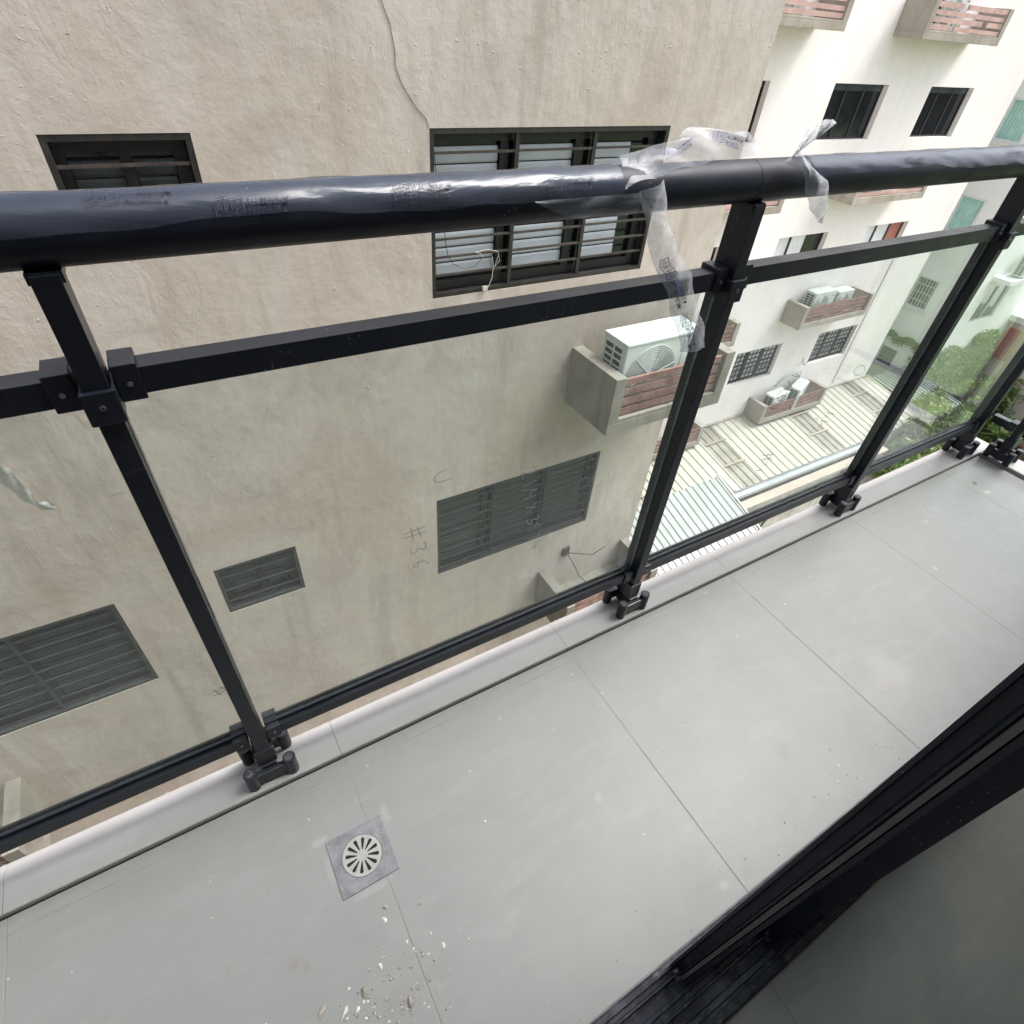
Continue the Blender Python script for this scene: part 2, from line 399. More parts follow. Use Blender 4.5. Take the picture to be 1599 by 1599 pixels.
# ---------------------------------------------------------------- geometry helpers
class MB:
    def __init__(s):
        s.v, s.f = [], []
    def add(s, vs, fs):
        k = len(s.v)
        s.v += [tuple(v) for v in vs]
        s.f += [tuple(i + k for i in f) for f in fs]
        return s
    def box(s, x0, x1, y0, y1, z0, z1):
        return s.add([(x0, y0, z0), (x1, y0, z0), (x1, y1, z0), (x0, y1, z0), (x0, y0, z1), (x1, y0, z1), (x1, y1, z1), (x0, y1, z1)],
                     [(0, 3, 2, 1), (4, 5, 6, 7), (0, 1, 5, 4), (1, 2, 6, 5), (2, 3, 7, 6), (3, 0, 4, 7)])
    def obox(s, c, ax, ay, az):
        """box from centre and three half-axis vectors"""
        c, ax, ay, az = Vector(c), Vector(ax), Vector(ay), Vector(az)
        vs = [c + ax * i + ay * j + az * k for k in (-1, 1) for j, i in ((-1, -1), (-1, 1), (1, 1), (1, -1))]
        return s.add(vs, [(0, 3, 2, 1), (4, 5, 6, 7), (0, 1, 5, 4), (1, 2, 6, 5), (2, 3, 7, 6), (3, 0, 4, 7)])
    def tube(s, pts, r, n=8, caps=True):
        pts = [Vector(p) for p in pts]
        rings = []
        up = Vector((0.13, 0.21, 0.97))
        for i, p in enumerate(pts):
            d = (pts[min(i + 1, len(pts) - 1)] - pts[max(i - 1, 0)]).normalized()
            a = d.cross(up)
            if a.length < 0.05:
                a = d.cross(Vector((1, 0, 0)))
            a.normalize()
            b = d.cross(a)
            rr = r[i] if isinstance(r, (list, tuple)) else r
            rings.append([p + a * rr * cos(2 * pi * k / n) + b * rr * sin(2 * pi * k / n) for k in range(n)])
        vs = [v for ring in rings for v in ring]
        fs = []
        for i in range(len(pts) - 1):
            for k in range(n):
                k2 = (k + 1) % n
                fs.append((i * n + k, i * n + k2, (i + 1) * n + k2, (i + 1) * n + k))
        s.add(vs, fs)
        if caps:       # caps keep their own vertices so smooth shading stays clean
            s.add(rings[0], [tuple(range(n))[::-1]])
            s.add(rings[-1], [tuple(range(n))])
        return s
    def extrude(s, prof, a0, a1, axis='x'):
        """closed profile of (p, q) pairs run along an axis"""
        n = len(prof)
        def P(a, p, q):
            return (a, p, q) if axis == 'x' else ((p, a, q) if axis == 'y' else (p, q, a))
        vs = [P(a0, *pq) for pq in prof] + [P(a1, *pq) for pq in prof]
        fs = [(i, (i + 1) % n, (i + 1) % n + n, i + n) for i in range(n)]
        s.add(vs, fs)
        s.add(vs[:n], [tuple(range(n))[::-1]])
        return s.add(vs[n:], [tuple(range(n))])
    def mesh(s, name, mat, smooth=False, bevel=0.0):
        me = bpy.data.meshes.new(name)
        me.from_pydata(s.v, [], s.f)
        bm = bmesh.new()
        bm.from_mesh(me)
        bmesh.ops.recalc_face_normals(bm, faces=bm.faces)
        if bevel:
            es = [e for e in bm.edges if len(e.link_faces) == 2 and e.calc_face_angle(0) > 0.6]
            bmesh.ops.bevel(bm, geom=es, offset=bevel, segments=2, profile=0.6, affect='EDGES', clamp_overlap=True)
        bm.to_mesh(me)
        bm.free()
        if smooth:
            for p in me.polygons:
                p.use_smooth = True
        me.materials.append(M[mat])
        return me
    def build(s, name, mat, parent=None, smooth=False, bevel=0.0, kind=None):
        return link(name, s.mesh(name, mat, smooth, bevel), parent, kind)

def link(name, me, parent=None, kind=None, loc=(0, 0, 0)):
    o = bpy.data.objects.new(name, me)
    COL.objects.link(o)
    o.location = loc
    if parent is not None:
        o.parent = parent
        if parent.type == 'EMPTY' or True:
            o.matrix_parent_inverse = pinv(parent)
    if kind:
        o['kind'] = kind
    return o

def world_of(o):
    mtx = Matrix.LocRotScale(o.location, o.rotation_euler, o.scale)
    return (world_of(o.parent) @ o.matrix_parent_inverse @ mtx) if o.parent else mtx

def pinv(o):
    return world_of(o).inverted()

def empty(name, loc=(0, 0, 0), parent=None):
    o = bpy.data.objects.new(name, None)
    COL.objects.link(o)
    o.empty_display_size = 0.1
    o.location = loc
    if parent is not None:
        o.parent = parent
        o.matrix_parent_inverse = pinv(parent)
    return o

def tag(o, label, cat, group=None):
    o['label'] = label
    o['category'] = cat
    if group:
        o['group'] = group
    return o

def struct(o):
    o['kind'] = 'structure'
    return o

def shift_copy(o, d, parent=None):
    """copy a part (with its children) shifted by d, sharing meshes"""
    c = o.copy()
    COL.objects.link(c)
    c.parent = parent if parent is not None else o.parent
    c.location = Vector(o.location) + Vector(d)
    for ch in [x for x in bpy.data.objects if x.parent == o]:
        k = ch.copy()
        COL.objects.link(k)
        k.parent = c
        for g in [x for x in bpy.data.objects if x.parent == ch]:
            q = g.copy()
            COL.objects.link(q)
            q.parent = k
    return c

def wall_sheet(a0, a1, z0, z1, holes, depth, P):
    """wall face with rectangular openings; P(a, d, z) places a point, d = depth behind the face"""
    mb = MB()
    xs = sorted(set([a0, a1] + [min(max(h[i], a0), a1) for h in holes for i in (0, 1)]))
    zs = sorted(set([z0, z1] + [min(max(h[i], z0), z1) for h in holes for i in (2, 3)]))
    for i in range(len(xs) - 1):
        for j in range(len(zs) - 1):
            cx, cz = (xs[i] + xs[i + 1]) / 2, (zs[j] + zs[j + 1]) / 2
            if any(h[0] < cx < h[1] and h[2] < cz < h[3] for h in holes):
                continue
            mb.add([P(xs[i], 0, zs[j]), P(xs[i + 1], 0, zs[j]), P(xs[i + 1], 0, zs[j + 1]), P(xs[i], 0, zs[j + 1])], [(0, 1, 2, 3)])
    for (x0, x1, za, zb) in holes:
        for A, B in (((x0, za), (x0, zb)), ((x1, za), (x1, zb)), ((x0, za), (x1, za)), ((x0, zb), (x1, zb))):
            mb.add([P(A[0], 0, A[1]), P(B[0], 0, B[1]), P(B[0], depth, B[1]), P(A[0], depth, A[1])], [(0, 1, 2, 3)])
    # returns and back so the wall is a solid body
    D = depth + 0.12
    for A, B in (((a0, z0), (a0, z1)), ((a1, z0), (a1, z1)), ((a0, z0), (a1, z0)), ((a0, z1), (a1, z1))):
        mb.add([P(A[0], 0, A[1]), P(B[0], 0, B[1]), P(B[0], D, B[1]), P(A[0], D, A[1])], [(0, 1, 2, 3)])
    mb.add([P(a0, D, z0), P(a1, D, z0), P(a1, D, z1), P(a0, D, z1)], [(0, 1, 2, 3)])
    return mb

def rock(mb, x, y, r, zf=.7, seed=None, stretch=(1, 1), zb=0.0):
    rnd = random.Random(seed)
    ang = rnd.uniform(0, pi)
    vs = []
    base = [(1, 0, 0), (.6, .75, .1), (-.5, .8, 0), (-1, .1, .1), (-.6, -.7, 0), (.5, -.8, .1), (.4, .1, 1), (-.35, .25, .95), (-.1, -.45, .9)]
    for b in base:
        k = rnd.uniform(.75, 1.2)
        bx, by, bz = b[0] * stretch[0] * k, b[1] * stretch[1] * k, b[2] * zf * rnd.uniform(.7, 1.15)
        vs.append((x + r * (bx * cos(ang) - by * sin(ang)), y + r * (bx * sin(ang) + by * cos(ang)), zb + max(0, r * bz)))
    return mb.add(vs, [(0, 1, 6), (1, 2, 7), (1, 7, 6), (2, 3, 7), (3, 4, 8), (3, 8, 7), (4, 5, 8), (5, 0, 6), (5, 6, 8), (6, 7, 8), (0, 5, 4, 3, 2, 1)])

# ================================================================ OUR BALCONY
SIDE_X = 2.73      # inner edge of the kerb at the far end
fl = struct(empty("balcony_floor", (0, 0, 0)))
g = MB()
g.box(-3.2, SIDE_X, -0.02, 0.641, -0.16, -0.0005)
g.build("grout_bed", 'grout', fl)
tile_me = MB().box(0, 0.6007, 0, 0.5995, -0.01, 0.0).mesh("floor_tile", 'tile', bevel=0.0009)
strip_me = MB().box(0, 0.6007, 0, 0.0268, -0.01, 0.0).mesh("tile_strip", 'tile', bevel=0.0006)
for k in range(-6, 4):
    link("floor_tile", tile_me, fl, loc=(0.051 + 0.602 * k, 0.0125, random.uniform(-.0003, .0003)))
    link("tile_strip", strip_me, fl, loc=(0.051 + 0.602 * k, 0.613, random.uniform(-.0003, .0)))
last = MB().box(0.051 + 0.602 * 4, SIDE_X - 0.004, 0.0125, 0.6118, -0.01, 0.0).build("floor_tile", 'tile', fl, bevel=0.0009)
MB().box(0.051 + 0.602 * 4, SIDE_X - 0.004, 0.613, 0.6398, -0.01, -0.0001).build("tile_strip", 'tile', fl)

kb = struct(empty("balcony_kerb", (0, 0.7, 0)))
def kerb_prof(a=0.0):
    p = [(0.6425, -0.02), (0.6425, 0.0125), (0.6445, 0.015), (0.695, 0.015)]
    for i in range(1, 9):
        th = i / 8 * radians(86)
        p.append((0.702 + 0.050 * sin(th), -0.035 + 0.050 * cos(th)))
    p += [(0.7525, -0.10), (0.70, -0.10), (0.70, -0.02)]
    return p
kp = kerb_prof()
bounds = [-3.2] + [0.049 + 0.602 * k for k in range(-5, 5)] + [2.80]
bounds = sorted(bounds)
for a, b in zip(bounds[:-1], bounds[1:]):
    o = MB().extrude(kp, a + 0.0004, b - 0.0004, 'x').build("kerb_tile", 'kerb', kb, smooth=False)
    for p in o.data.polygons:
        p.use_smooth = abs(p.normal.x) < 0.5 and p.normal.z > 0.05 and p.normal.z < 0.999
# end kerb, along y
for a, b in ((-0.02, 0.30), (0.3016, 0.6405)):
    q = [(SIDE_X + 0.0015, -0.02), (SIDE_X + 0.0015, 0.013), (SIDE_X + 0.004, 0.0155)]
    q += [(SIDE_X + 0.105, 0.0155), (SIDE_X + 0.112, 0.006), (SIDE_X + 0.112, -0.1), (SIDE_X + 0.03, -0.1), (SIDE_X + 0.03, -0.02)]
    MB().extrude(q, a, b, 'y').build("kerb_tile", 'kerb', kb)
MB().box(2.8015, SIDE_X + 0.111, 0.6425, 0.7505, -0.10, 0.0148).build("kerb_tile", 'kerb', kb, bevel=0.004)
MB().box(-3.2, SIDE_X - 0.001, 0.6412, 0.6424, -0.02, 0.003).build("joint_gap", 'hole', kb)
# rough mortar squeezed out along the outer lip
mb = MB()
x = -1.2
while x < 2.7:
    L_ = random.uniform(0.03, 0.11)
    if random.random() < 0.72 and not (0.20 < x < 0.33):
        n = max(3, int(L_ / 0.003))
        for i in range(n):
            cx_ = x + L_ * i / n
            w = random.uniform(0.0015, 0.0045)
            rock(mb, cx_, 0.7535 + w * random.uniform(.2, 2.0), w, .8, i, (1.4, .9), -0.042 + random.uniform(-.006, .006))
    x += L_ + random.uniform(0, 0.08)
mb.build("mortar_lip", 'mortar', kb, kind='stuff')

# slab edge and the wall of our own block below and beside
own = struct(empty("own_building", (0, 0, -9.5)))
MB().box(-3.4, SIDE_X + 0.10, -0.02, 0.735, -0.34, -0.1605).build("balcony_slab", 'wall_own', own)
MB().box(-8.0, -1.7, -0.20, 0.0, -0.345, 2.9).build("wall_beside_door", 'wall_own', own)
MB().box(2.1, 2.95, -0.20, -0.03, -0.345, 2.9).build("wall_beside_door", 'wall_own', own)
MB().box(-1.7, 2.1, -0.20, 0.0, 2.25, 2.61).build("lintel", 'wall_own', own)
MB().box(-1.7, 2.1, -0.20, 0.0, 2.611, 2.9).build("wall_above", 'wall_own', own)
MB().box(-8.0, 2.95, -0.20, 0.0, -9.5, -0.35).build("wall_below", 'wall_own', own)
MB().box(2.75, 2.95, -9.0, -0.205, -9.5, 2.9).build("side_wall", 'wall_own', own)
rm = struct(empty("room", (0, -2, 0)))
MB().box(-1.75, 2.1, -3.9, -0.103, -0.02, -0.006).build("room_screed", 'grout', rm)
rt = MB().box(0, 1.1996, 0, 1.1996, -0.01, -0.002).mesh("room_floor_tile", 'room_tile', bevel=0.0008)
for i in range(-1, 2):
    for j in range(0, 3):
        o = link("floor_tile", rt, rm, loc=(-0.62 + i * 1.2, -1.3035 - 1.2 * j, -0.0015))
MB().box(-1.85, -1.75, -3.9, -0.21, -0.02, 2.6).build("room_wall", 'wall_own', rm)
MB().box(2.65, 2.74, -3.9, -0.21, -0.02, 2.6).build("room_wall", 'wall_own', rm)
MB().box(-1.85, 2.74, -4.0, -3.9, -0.02, 2.6).build("room_wall", 'wall_own', rm)
MB().box(-1.85, 2.74, -4.0, -0.205, 2.61, 2.7).build("room_ceiling", 'ceiling', rm)

# ---- sliding door: sill track, two leaves
sl = struct(empty("door_sill", (0.4, -0.05, 0)))
prof = [(0.0105, -0.012), (0.0105, 0.016), (0.007, 0.019), (-0.001, 0.019), (-0.0025, 0.009), (-0.009, 0.009), (-0.0105, 0.021), (-0.0135, 0.021),
        (-0.015, 0.008), (-0.033, 0.008), (-0.0345, 0.011), (-0.0395, 0.011), (-0.041, 0.006), (-0.0485, 0.006), (-0.050, 0.019), (-0.053, 0.019),
        (-0.0545, 0.006), (-0.070, 0.006), (-0.072, 0.015), (-0.080, 0.0165), (-0.0815, 0.010), (-0.0865, 0.010), (-0.088, 0.015), (-0.0985, 0.013), (-0.1015, 0.009), (-0.1015, -0.012)]
MB().extrude(prof, -1.7, 2.1, 'x').build("sill_track", 'black_dusty', sl)
def leaf_door(x0, x1, y0, y1, label, strip_=True, zb=0.022, zt=2.22):
    r = empty("sliding_door_leaf", ((x0 + x1) / 2, (y0 + y1) / 2, zb))
    # stile whose edge faces the opening: two lips and a recessed channel with a guide
    ym = (y0 + y1) / 2
    h = (y1 - y0)
    pr = [(x0 + .004, y0), (x0 + .004, y0 + h * .14), (x0 + .011, y0 + h * .17), (x0 + .011, y0 + h * .36), (x0 + .002, y0 + h * .40), (x0 + .002, y0 + h * .47),
          (x0 + .012, y0 + h * .52), (x0 + .012, y0 + h * .84), (x0, y0 + h * .88), (x0, y1), (x0 + .055, y1), (x0 + .055, y0)]
    if not strip_:
        pr = [(x0, y0), (x0, y1), (x0 + .055, y1), (x0 + .055, y0)]
    MB().extrude(pr, zb, zt, 'z').build("stile", 'black', r)
    if strip_:
        MB().box(x0 + .0015, x0 + .0095, y0 + h * .19, y0 + h * .34, zb + .01, zt).build("guide_strip", 'seal', r)
    MB().box(x1 - .055, x1, y0, y1, zb, zt).build("stile", 'black', r, bevel=.002)
    MB().box(x0 + .0555, x1 - .0555, y0 + .002, y1 - .002, zb, zb + .07).build("bottom_rail", 'black', r, bevel=.002)
    MB().box(x0 + .0555, x1 - .0555, y0 + .002, y1 - .002, zt - .07, zt).build("top_rail", 'black', r, bevel=.002)
    MB().box(x0 + .0555, x1 - .0555, ym - .003, ym + .003, zb + .0702, zt - .0702).build("glass_pane", 'glass', r)
    # end roller bracket
    MB().box(x0 - .004, x0 + .01, ym - .009, ym + .002, zb - .012, zb + .003).build("roller_bracket", 'black_dusty', r, bevel=.001)
    MB().tube([(x0 - .005, ym + .004, zb + .012), (x0 + .002, ym + .004, zb + .012)], .0035, 10).build("screw_head", 'screw', r)
    return tag(r, label, "door")
M['seal'] = plain("brown_grey_seal_strip", C(.075, .068, .062), 0.55, 0.15, 20)
leaf_door(0.432, 1.38, -0.0305, 0.0045, "black sliding door leaf in the outer track, its slotted edge nearest the balcony floor")
leaf_door(0.618, 1.60, -0.071, -0.036, "black sliding door leaf in the inner track, behind the slotted outer leaf", False)

# ---- floor drain
dr = empty("floor_drain", (0.022, 0.435, 0))
tag(dr, "square grey steel floor drain with round slotted grate in the balcony floor", "drain")
mb = MB()
n = 48
cx, cy, R_, s = 0.0215, 0.4365, 0.0385, 0.0555
outer, inner = [], []
for k in range(n):
    a = 2 * pi * k / n
    ca, sa = cos(a), sin(a)
    sc = s / max(abs(ca), abs(sa))
    outer.append((cx + ca * sc, cy + sa * sc, 0.0024))
    inner.append((cx + ca * R_, cy + sa * R_, 0.0024))
lo = [(p[0] + (p[0] - cx) * .012, p[1] + (p[1] - cy) * .012, -0.004) for p in outer]
li = [(p[0], p[1], -0.02) for p in inner]
vs = outer + inner + lo + li
fs = []
for k in range(n):
    j = (k + 1) % n
    fs += [(k, j, n + j, n + k), (k, 2 * n + k, 2 * n + j, j), (n + k, n + j, 3 * n + j, 3 * n + k)]
mb.add(vs, fs).build("drain_frame", 'drain', dr)
# grate: plate with 12 tear-shaped slots
bm = bmesh.new()
NS = 12
def slot(i):
    a = 2 * pi * i / NS + 0.16
    pts = []
    r0, r1, w0, w1 = 0.0115, 0.0288, 0.0011, 0.0035
    for q in range(7):
        th = -pi / 2 + pi * q / 6
        pts.append((r1 + w1 * cos(th), w1 * sin(th)))
    for q in range(5):
        th = pi / 2 + pi * q / 4
        pts.append((r0 + w0 * cos(th), w0 * sin(th)))
    return [Vector((cx + p[0] * cos(a) - p[1] * sin(a), cy + p[0] * sin(a) + p[1] * cos(a), 0.0029)) for p in pts]
ring = [bm.verts.new((cx + 0.0375 * cos(2 * pi * k / 48), cy + 0.0375 * sin(2 * pi * k / 48), 0.0029)) for k in range(48)]
edges = [bm.edges.new((ring[k], ring[(k + 1) % 48])) for k in range(48)]
for i in range(NS):
    vv = [bm.verts.new(p) for p in slot(i)]
    edges += [bm.edges.new((vv[k], vv[(k + 1) % len(vv)])) for k in range(len(vv))]
res = bmesh.ops.triangle_fill(bm, edges=edges, use_beauty=True)
# drop triangles that fell inside a slot
def in_slot(c):
    for i in range(NS):
        a = 2 * pi * i / NS + 0.16
        dx, dy = c.x - cx, c.y - cy
        u, v = dx * cos(a) + dy * sin(a), -dx * sin(a) + dy * cos(a)
        if 0.0106 < u < 0.0322 and abs(v) < 0.0011 + (max(u, .0115) - 0.0115) / 0.0173 * 0.0024 and (u - .0288 < 0 or (u - .0288) ** 2 + v * v < .0034 ** 2):
            return True
    return False
bad = [f for f in bm.faces if in_slot(f.calc_center_median())]
bmesh.ops.delete(bm, geom=bad, context='FACES')
ext = bmesh.ops.extrude_face_region(bm, geom=list(bm.faces))
for v in [e for e in ext['geom'] if isinstance(e, bmesh.types.BMVert)]:
    v.co.z -= 0.0012
bmesh.ops.recalc_face_normals(bm, faces=bm.faces)
me = bpy.data.meshes.new("grate")
bm.to_mesh(me)
bm.free()
me.materials.append(M['grate'])
link("grate", me, dr)
MB().tube([(cx, cy, 0.0003), (cx, cy, 0.0010)], 0.0376, 32).build("sump_shade_disc", 'hole', dr)  # flat dark disc on the tile, painted as the shade seen through the slots
MB().tube([(cx, cy, 0.0029), (cx, cy, 0.0034)], 0.009, 24).build("grate_hub", 'grate', dr)

# ---------------------------------------------------------------- railing
RY = 0.695                     # centre line of the front railing
rail = empty("balcony_railing", (1.0, RY, 0.015))
tag(rail, "black aluminium balcony railing with round handrail, square posts and clear glass panes", "railing")
HZ, HR = 1.079, 0.0311         # handrail centre height and radius
SXR = 2.765                    # centre line of the end railing
MB().tube([(-3.2, .700, HZ), (0.86, .700, HZ)], HR, 40).build("handrail", 'black_rail', rail, smooth=True)
MB().tube([(0.8612, .700, HZ), (SXR + .03, .700, HZ)], HR, 40).build("handrail", 'black_rail', rail, smooth=True)
MB().tube([(SXR, .66, HZ), (SXR, -0.03, HZ)], HR, 40).build("handrail", 'black_rail', rail, smooth=True)

def post(cx_, cy_, along='x', hand=1):
    """post with its middle clamp, screws, bottom socket and bolted foot; along = run of the rails"""
    def W(a, b):      # a along the rails, b outward
        return (cx_ + a, cy_ + b) if along == 'x' else (cx_ + b, cy_ - a)
    def BX(mb, a0, a1, b0, b1, z0, z1):
        p, q = W(a0, b0), W(a1, b1)
        return mb.box(min(p[0], q[0]), max(p[0], q[0]), min(p[1], q[1]), max(p[1], q[1]), z0, z1)
    mb = BX(MB(), -.0125, .0125, -.0245, .0255, .085, 1.050)
    p = mb.build("post", 'black', rail, bevel=.0012)
    # saddle that holds the handrail
    BX(MB(), -.0150, .0150, -.021, .024, 1.0405, 1.0515).build("saddle", 'black', p, bevel=.001)
    # clamp round the post
    mb = MB()
    BX(mb, -.0165, .0165, -.0325, -.0252, .893, .932)
    BX(mb, -.0172, -.0130, -.0320, .030, .8935, .9315)
    BX(mb, .0130, .0172, -.0320, .030, .8935, .9315)
    mb.build("clamp", 'black', p, bevel=.0015)
    for s_ in (-1, 1):
        mb = MB()
        a0, a1 = (.0176, .0430) if s_ > 0 else (-.0430, -.0176)
        BX(mb, a0, a1, -.0165, .026, .9075, .9505)
        mb.build("rail_socket", 'black', p, bevel=.0015)
        mb = MB()
        BX(mb, a0, a1, -.0165, .026, .1335, .1700)
        mb.build("rail_socket", 'black', p, bevel=.0015)
        q0, q1 = W(s_ * .031, -.0162), W(s_ * .031, -.0182)
        MB().tube([(*q0, .928), (*q1, .928)], .0028, 12).build("screw", 'screw', p)
        MB().tube([(*q0, .152), (*q1, .152)], .0022, 12).build("screw", 'screw', p)
    q0, q1 = W(0, -.0322), W(0, -.0342)
    MB().tube([(*q0, .9145), (*q1, .9145)], .0030, 12).build("screw", 'screw', p)
    MB().tube([(*q1, .9145), (*W(0, -.0345), .9145)], .0015, 8).build("screw_socket", 'hole', p)
    # foot: sleeve, cross plate, four bolt barrels
    mb = MB()
    BX(mb, -.0185, .0185, -.0255, .0265, .068, .118)
    BX(mb, -.0145, .0145, -.0300, .0225, .0285, .0675)
    mb.build("foot_sleeve", 'black', p, bevel=.0015)
    mb = MB()
    for b in (-.0335, .0285):
        BX(mb, -.037, .037, b - .0065, b + .0065, .024, .057)
    BX(mb, -.0135, .0135, -.026, .020, .0245, .040)
    mb.build("foot_bar", 'black', p, bevel=.0025)
    for a in (-.0385, .0385):
        for b in (-.0335, .0285):
            q = W(a, b)
            mb = MB().tube([(*q, .0152), (*q, .069)], .0125, 24)
            br = mb.build("bolt_barrel", 'black', p, bevel=.001)
            MB().tube([(*q, .0691), (*q, .0698)], .0088, 20).build("bolt_cap", 'black_dusty', p)
    return p
POSTS = [-1.055, -0.088, 0.879, 1.846]
for x in POSTS:
    post(x, RY)
post(2.640, RY)
post(SXR, 0.585, 'y')
post(SXR, 0.02, 'y')

def rails(a0, a1, zlo, zhi, b0, b1, along='x'):
    mb = MB()
    if along == 'x':
        mb.box(a0, a1, RY + b0, RY + b1, zlo, zhi)
    else:
        mb.box(SXR + b0, SXR + b1, a0, a1, zlo, zhi)
    return mb
xs = [-3.2] + POSTS + [2.640]
for a, b in zip(xs[:-1], xs[1:]):
    a_, b_ = a + .0178, b - .0178
    rails(a_, b_, .9120, .9435, -.0125, .0185).build("mid_rail", 'black', rail, bevel=.001)
    # bottom rail: channel with an upstanding glazing lip
    mb = rails(a_, b_, .1355, .1640, -.0125, .0185)
    mb.box(a_, b_, RY - .0045, RY - .0015, .1645, .1735)
    mb.box(a_, b_, RY + .0095, RY + .0125, .1645, .1735)
    mb.build("bottom_rail", 'black', rail)
    gx0, gx1 = a + .0136, (b - .024 if 0.5 < a < 1.0 else b - .0136)
    pane = MB().box(gx0, gx1, RY + .0005, RY + .0065, .166, .9105)
    p = pane.build("glass_pane", 'glass', rail)
    p['label'] = "clear glass pane of the railing between two posts"
    MB().box(gx0 - .0006, gx0 - .0002, RY + .0005, RY + .0065, .176, .9095).build("glass_edge", 'glass_edge', p)
    MB().box(gx1 + .0002, gx1 + .0006, RY + .0005, RY + .0065, .176, .9095).build("glass_edge", 'glass_edge', p)
    if 0.5 < a < 1.0:
        gk = MB()
        gk.box(gx1 - .0102, gx1 - .0072, RY + .0072, RY + .0098, .178, .908)
        gk.build("glazing_gasket", 'black', p)
rails(0.603, 0.69, .912, .9435, -.015, .015, 'y').build("mid_rail", 'black', rail, bevel=.001)
rails(0.603, 0.69, .1355, .165, -.015, .015, 'y').build("bottom_rail", 'black', rail, bevel=.001)
rails(0.038, 0.567, .912, .9435, -.015, .015, 'y').build("mid_rail", 'black', rail, bevel=.001)
rails(0.038, 0.567, .1355, .165, -.015, .015, 'y').build("bottom_rail", 'black', rail, bevel=.001)
MB().box(SXR - .003, SXR + .003, 0.045, 0.560, .166, .9105).build("glass_pane", 'glass', rail)
MB().box(SXR - .003, SXR + .003, 0.609, 0.668, .166, .9105).build("glass_pane", 'glass', rail)

# ---- marker writing on the glass (stroke letters)
ST = {'3': [[(0, .9), (.35, 1), (.6, .8), (.25, .55), (.65, .3), (.4, 0), (0, .1)]],
      '2': [[(0, .8), (.3, 1), (.6, .75), (.35, .35), (0, .05), (.3, .12), (.7, 0)]],
      '1': [[(.15, 1), (.1, 0)]], '0': [[(.3, 1), (0, .6), (.2, 0), (.55, .3), (.5, .85), (.3, 1)]],
      'x': [[(0, .9), (.7, .05)], [(.6, 1), (.05, 0)]], '9': [[(.55, .8), (.3, 1), (.02, .7), (.3, .5), (.55, .85), (.5, 0)]],
      '8': [[(.5, .9), (.2, 1), (.05, .75), (.55, .3), (.3, 0), (.05, .25), (.5, .9)]],
      '#': [[(.2, 1.1), (.12, -.1)], [(.55, 1.1), (.47, -.1)], [(-.1, .72), (.8, .78)], [(-.12, .3), (.78, .36)]],
      '6': [[(.5, 1), (.1, .6), (.05, .15), (.35, 0), (.5, .3), (.1, .4)]], '/': [[(.45, 1.05), (0, -.1)]],
      '4': [[(.1, 1), (0, .45), (.6, .5)], [(.5, .9), (.45, 0)]], '"': [[(.1, 1.05), (.1, .8)], [(.3, 1.05), (.3, .8)]],
      'e': [[(0, .5), (.45, .55), (.25, .95), (0, .5), (.15, .05), (.5, .15)]], '7': [[(0, 1), (.6, .95), (.2, 0)]],
      'U': [[(0, .9), (.05, .2), (.35, 0), (.6, .3), (.6, .95)]], ' ': []}
def writing(text, org, rd, ud, size, mat, parent, w=0.0008, wob=0.06, adv=0.85):
    """rd reading direction, ud up direction, both in the x-z plane of the glass"""
    mb = MB()
    k = 0.0
    for ch in text:
        for stroke in ST[ch]:
            pts = []
            for (u, v) in stroke:
                u2, v2 = k + u + random.uniform(-wob, wob), v + random.uniform(-wob, wob)
                pts.append(Vector((org[0] + (rd[0] * u2 + ud[0] * v2) * size, RY + .0001, org[1] + (rd[1] * u2 + ud[1] * v2) * size)))
            # smooth the corners a little
            sm = [pts[0]]
            for i in range(len(pts) - 1):
                sm += [pts[i].lerp(pts[i + 1], .25), pts[i].lerp(pts[i + 1], .75)]
            sm.append(pts[-1])
            for i in range(len(sm) - 1):
                a, b = sm[i], sm[i + 1]
                d = b - a
                if d.length < 1e-5:
                    continue
                d.normalize()
                nrm = Vector((-d.z, 0, d.x)) * w
                mb.add([a + nrm, b + nrm, b - nrm, a - nrm], [(0, 1, 2, 3)])
        k += adv if ch not in '1/" ' else adv * .55
    return mb.build("marker_writing", mat, parent)
writing('32 1/4 x 39 1/4"', (0.478, 0.640), (.18, -.98), (.98, .18), 0.029, 'ink_pale', rail, adv=.8)
writing('#36', (0.248, 0.560), (.10, -.99), (.99, .10), 0.034, 'ink', rail, adv=1.25, w=.0006)
writing('U', (0.300, 0.668), (.2, -.98), (.98, .2), 0.036, 'ink', rail, w=.0006)
writing('29/10', (1.232, 0.705), (-.28, -.96), (.96, -.28), 0.034, 'ink', rail, adv=.9)
writing('39', (1.20, 0.625), (-.28, -.96), (.96, -.28), 0.034, 'ink', rail, adv=.9)
writing('0', (1.49, 0.64), (-.28, -.96), (.96, -.28), 0.060, 'ink', rail)
writing('11', (1.46, 0.500), (-.28, -.96), (.96, -.28), 0.045, 'ink', rail)
writing('38', (1.40, 0.44), (.96, -.1), (.1, .96), 0.055, 'ink', rail, w=.0006)
writing('#4', (1.255, 0.425), (-.20, -.96), (.96, -.2), 0.044, 'ink', rail)
writing('#', (-0.13, 0.33), (.2, -.96), (.96, .2), 0.03, 'ink', rail, w=.0006)

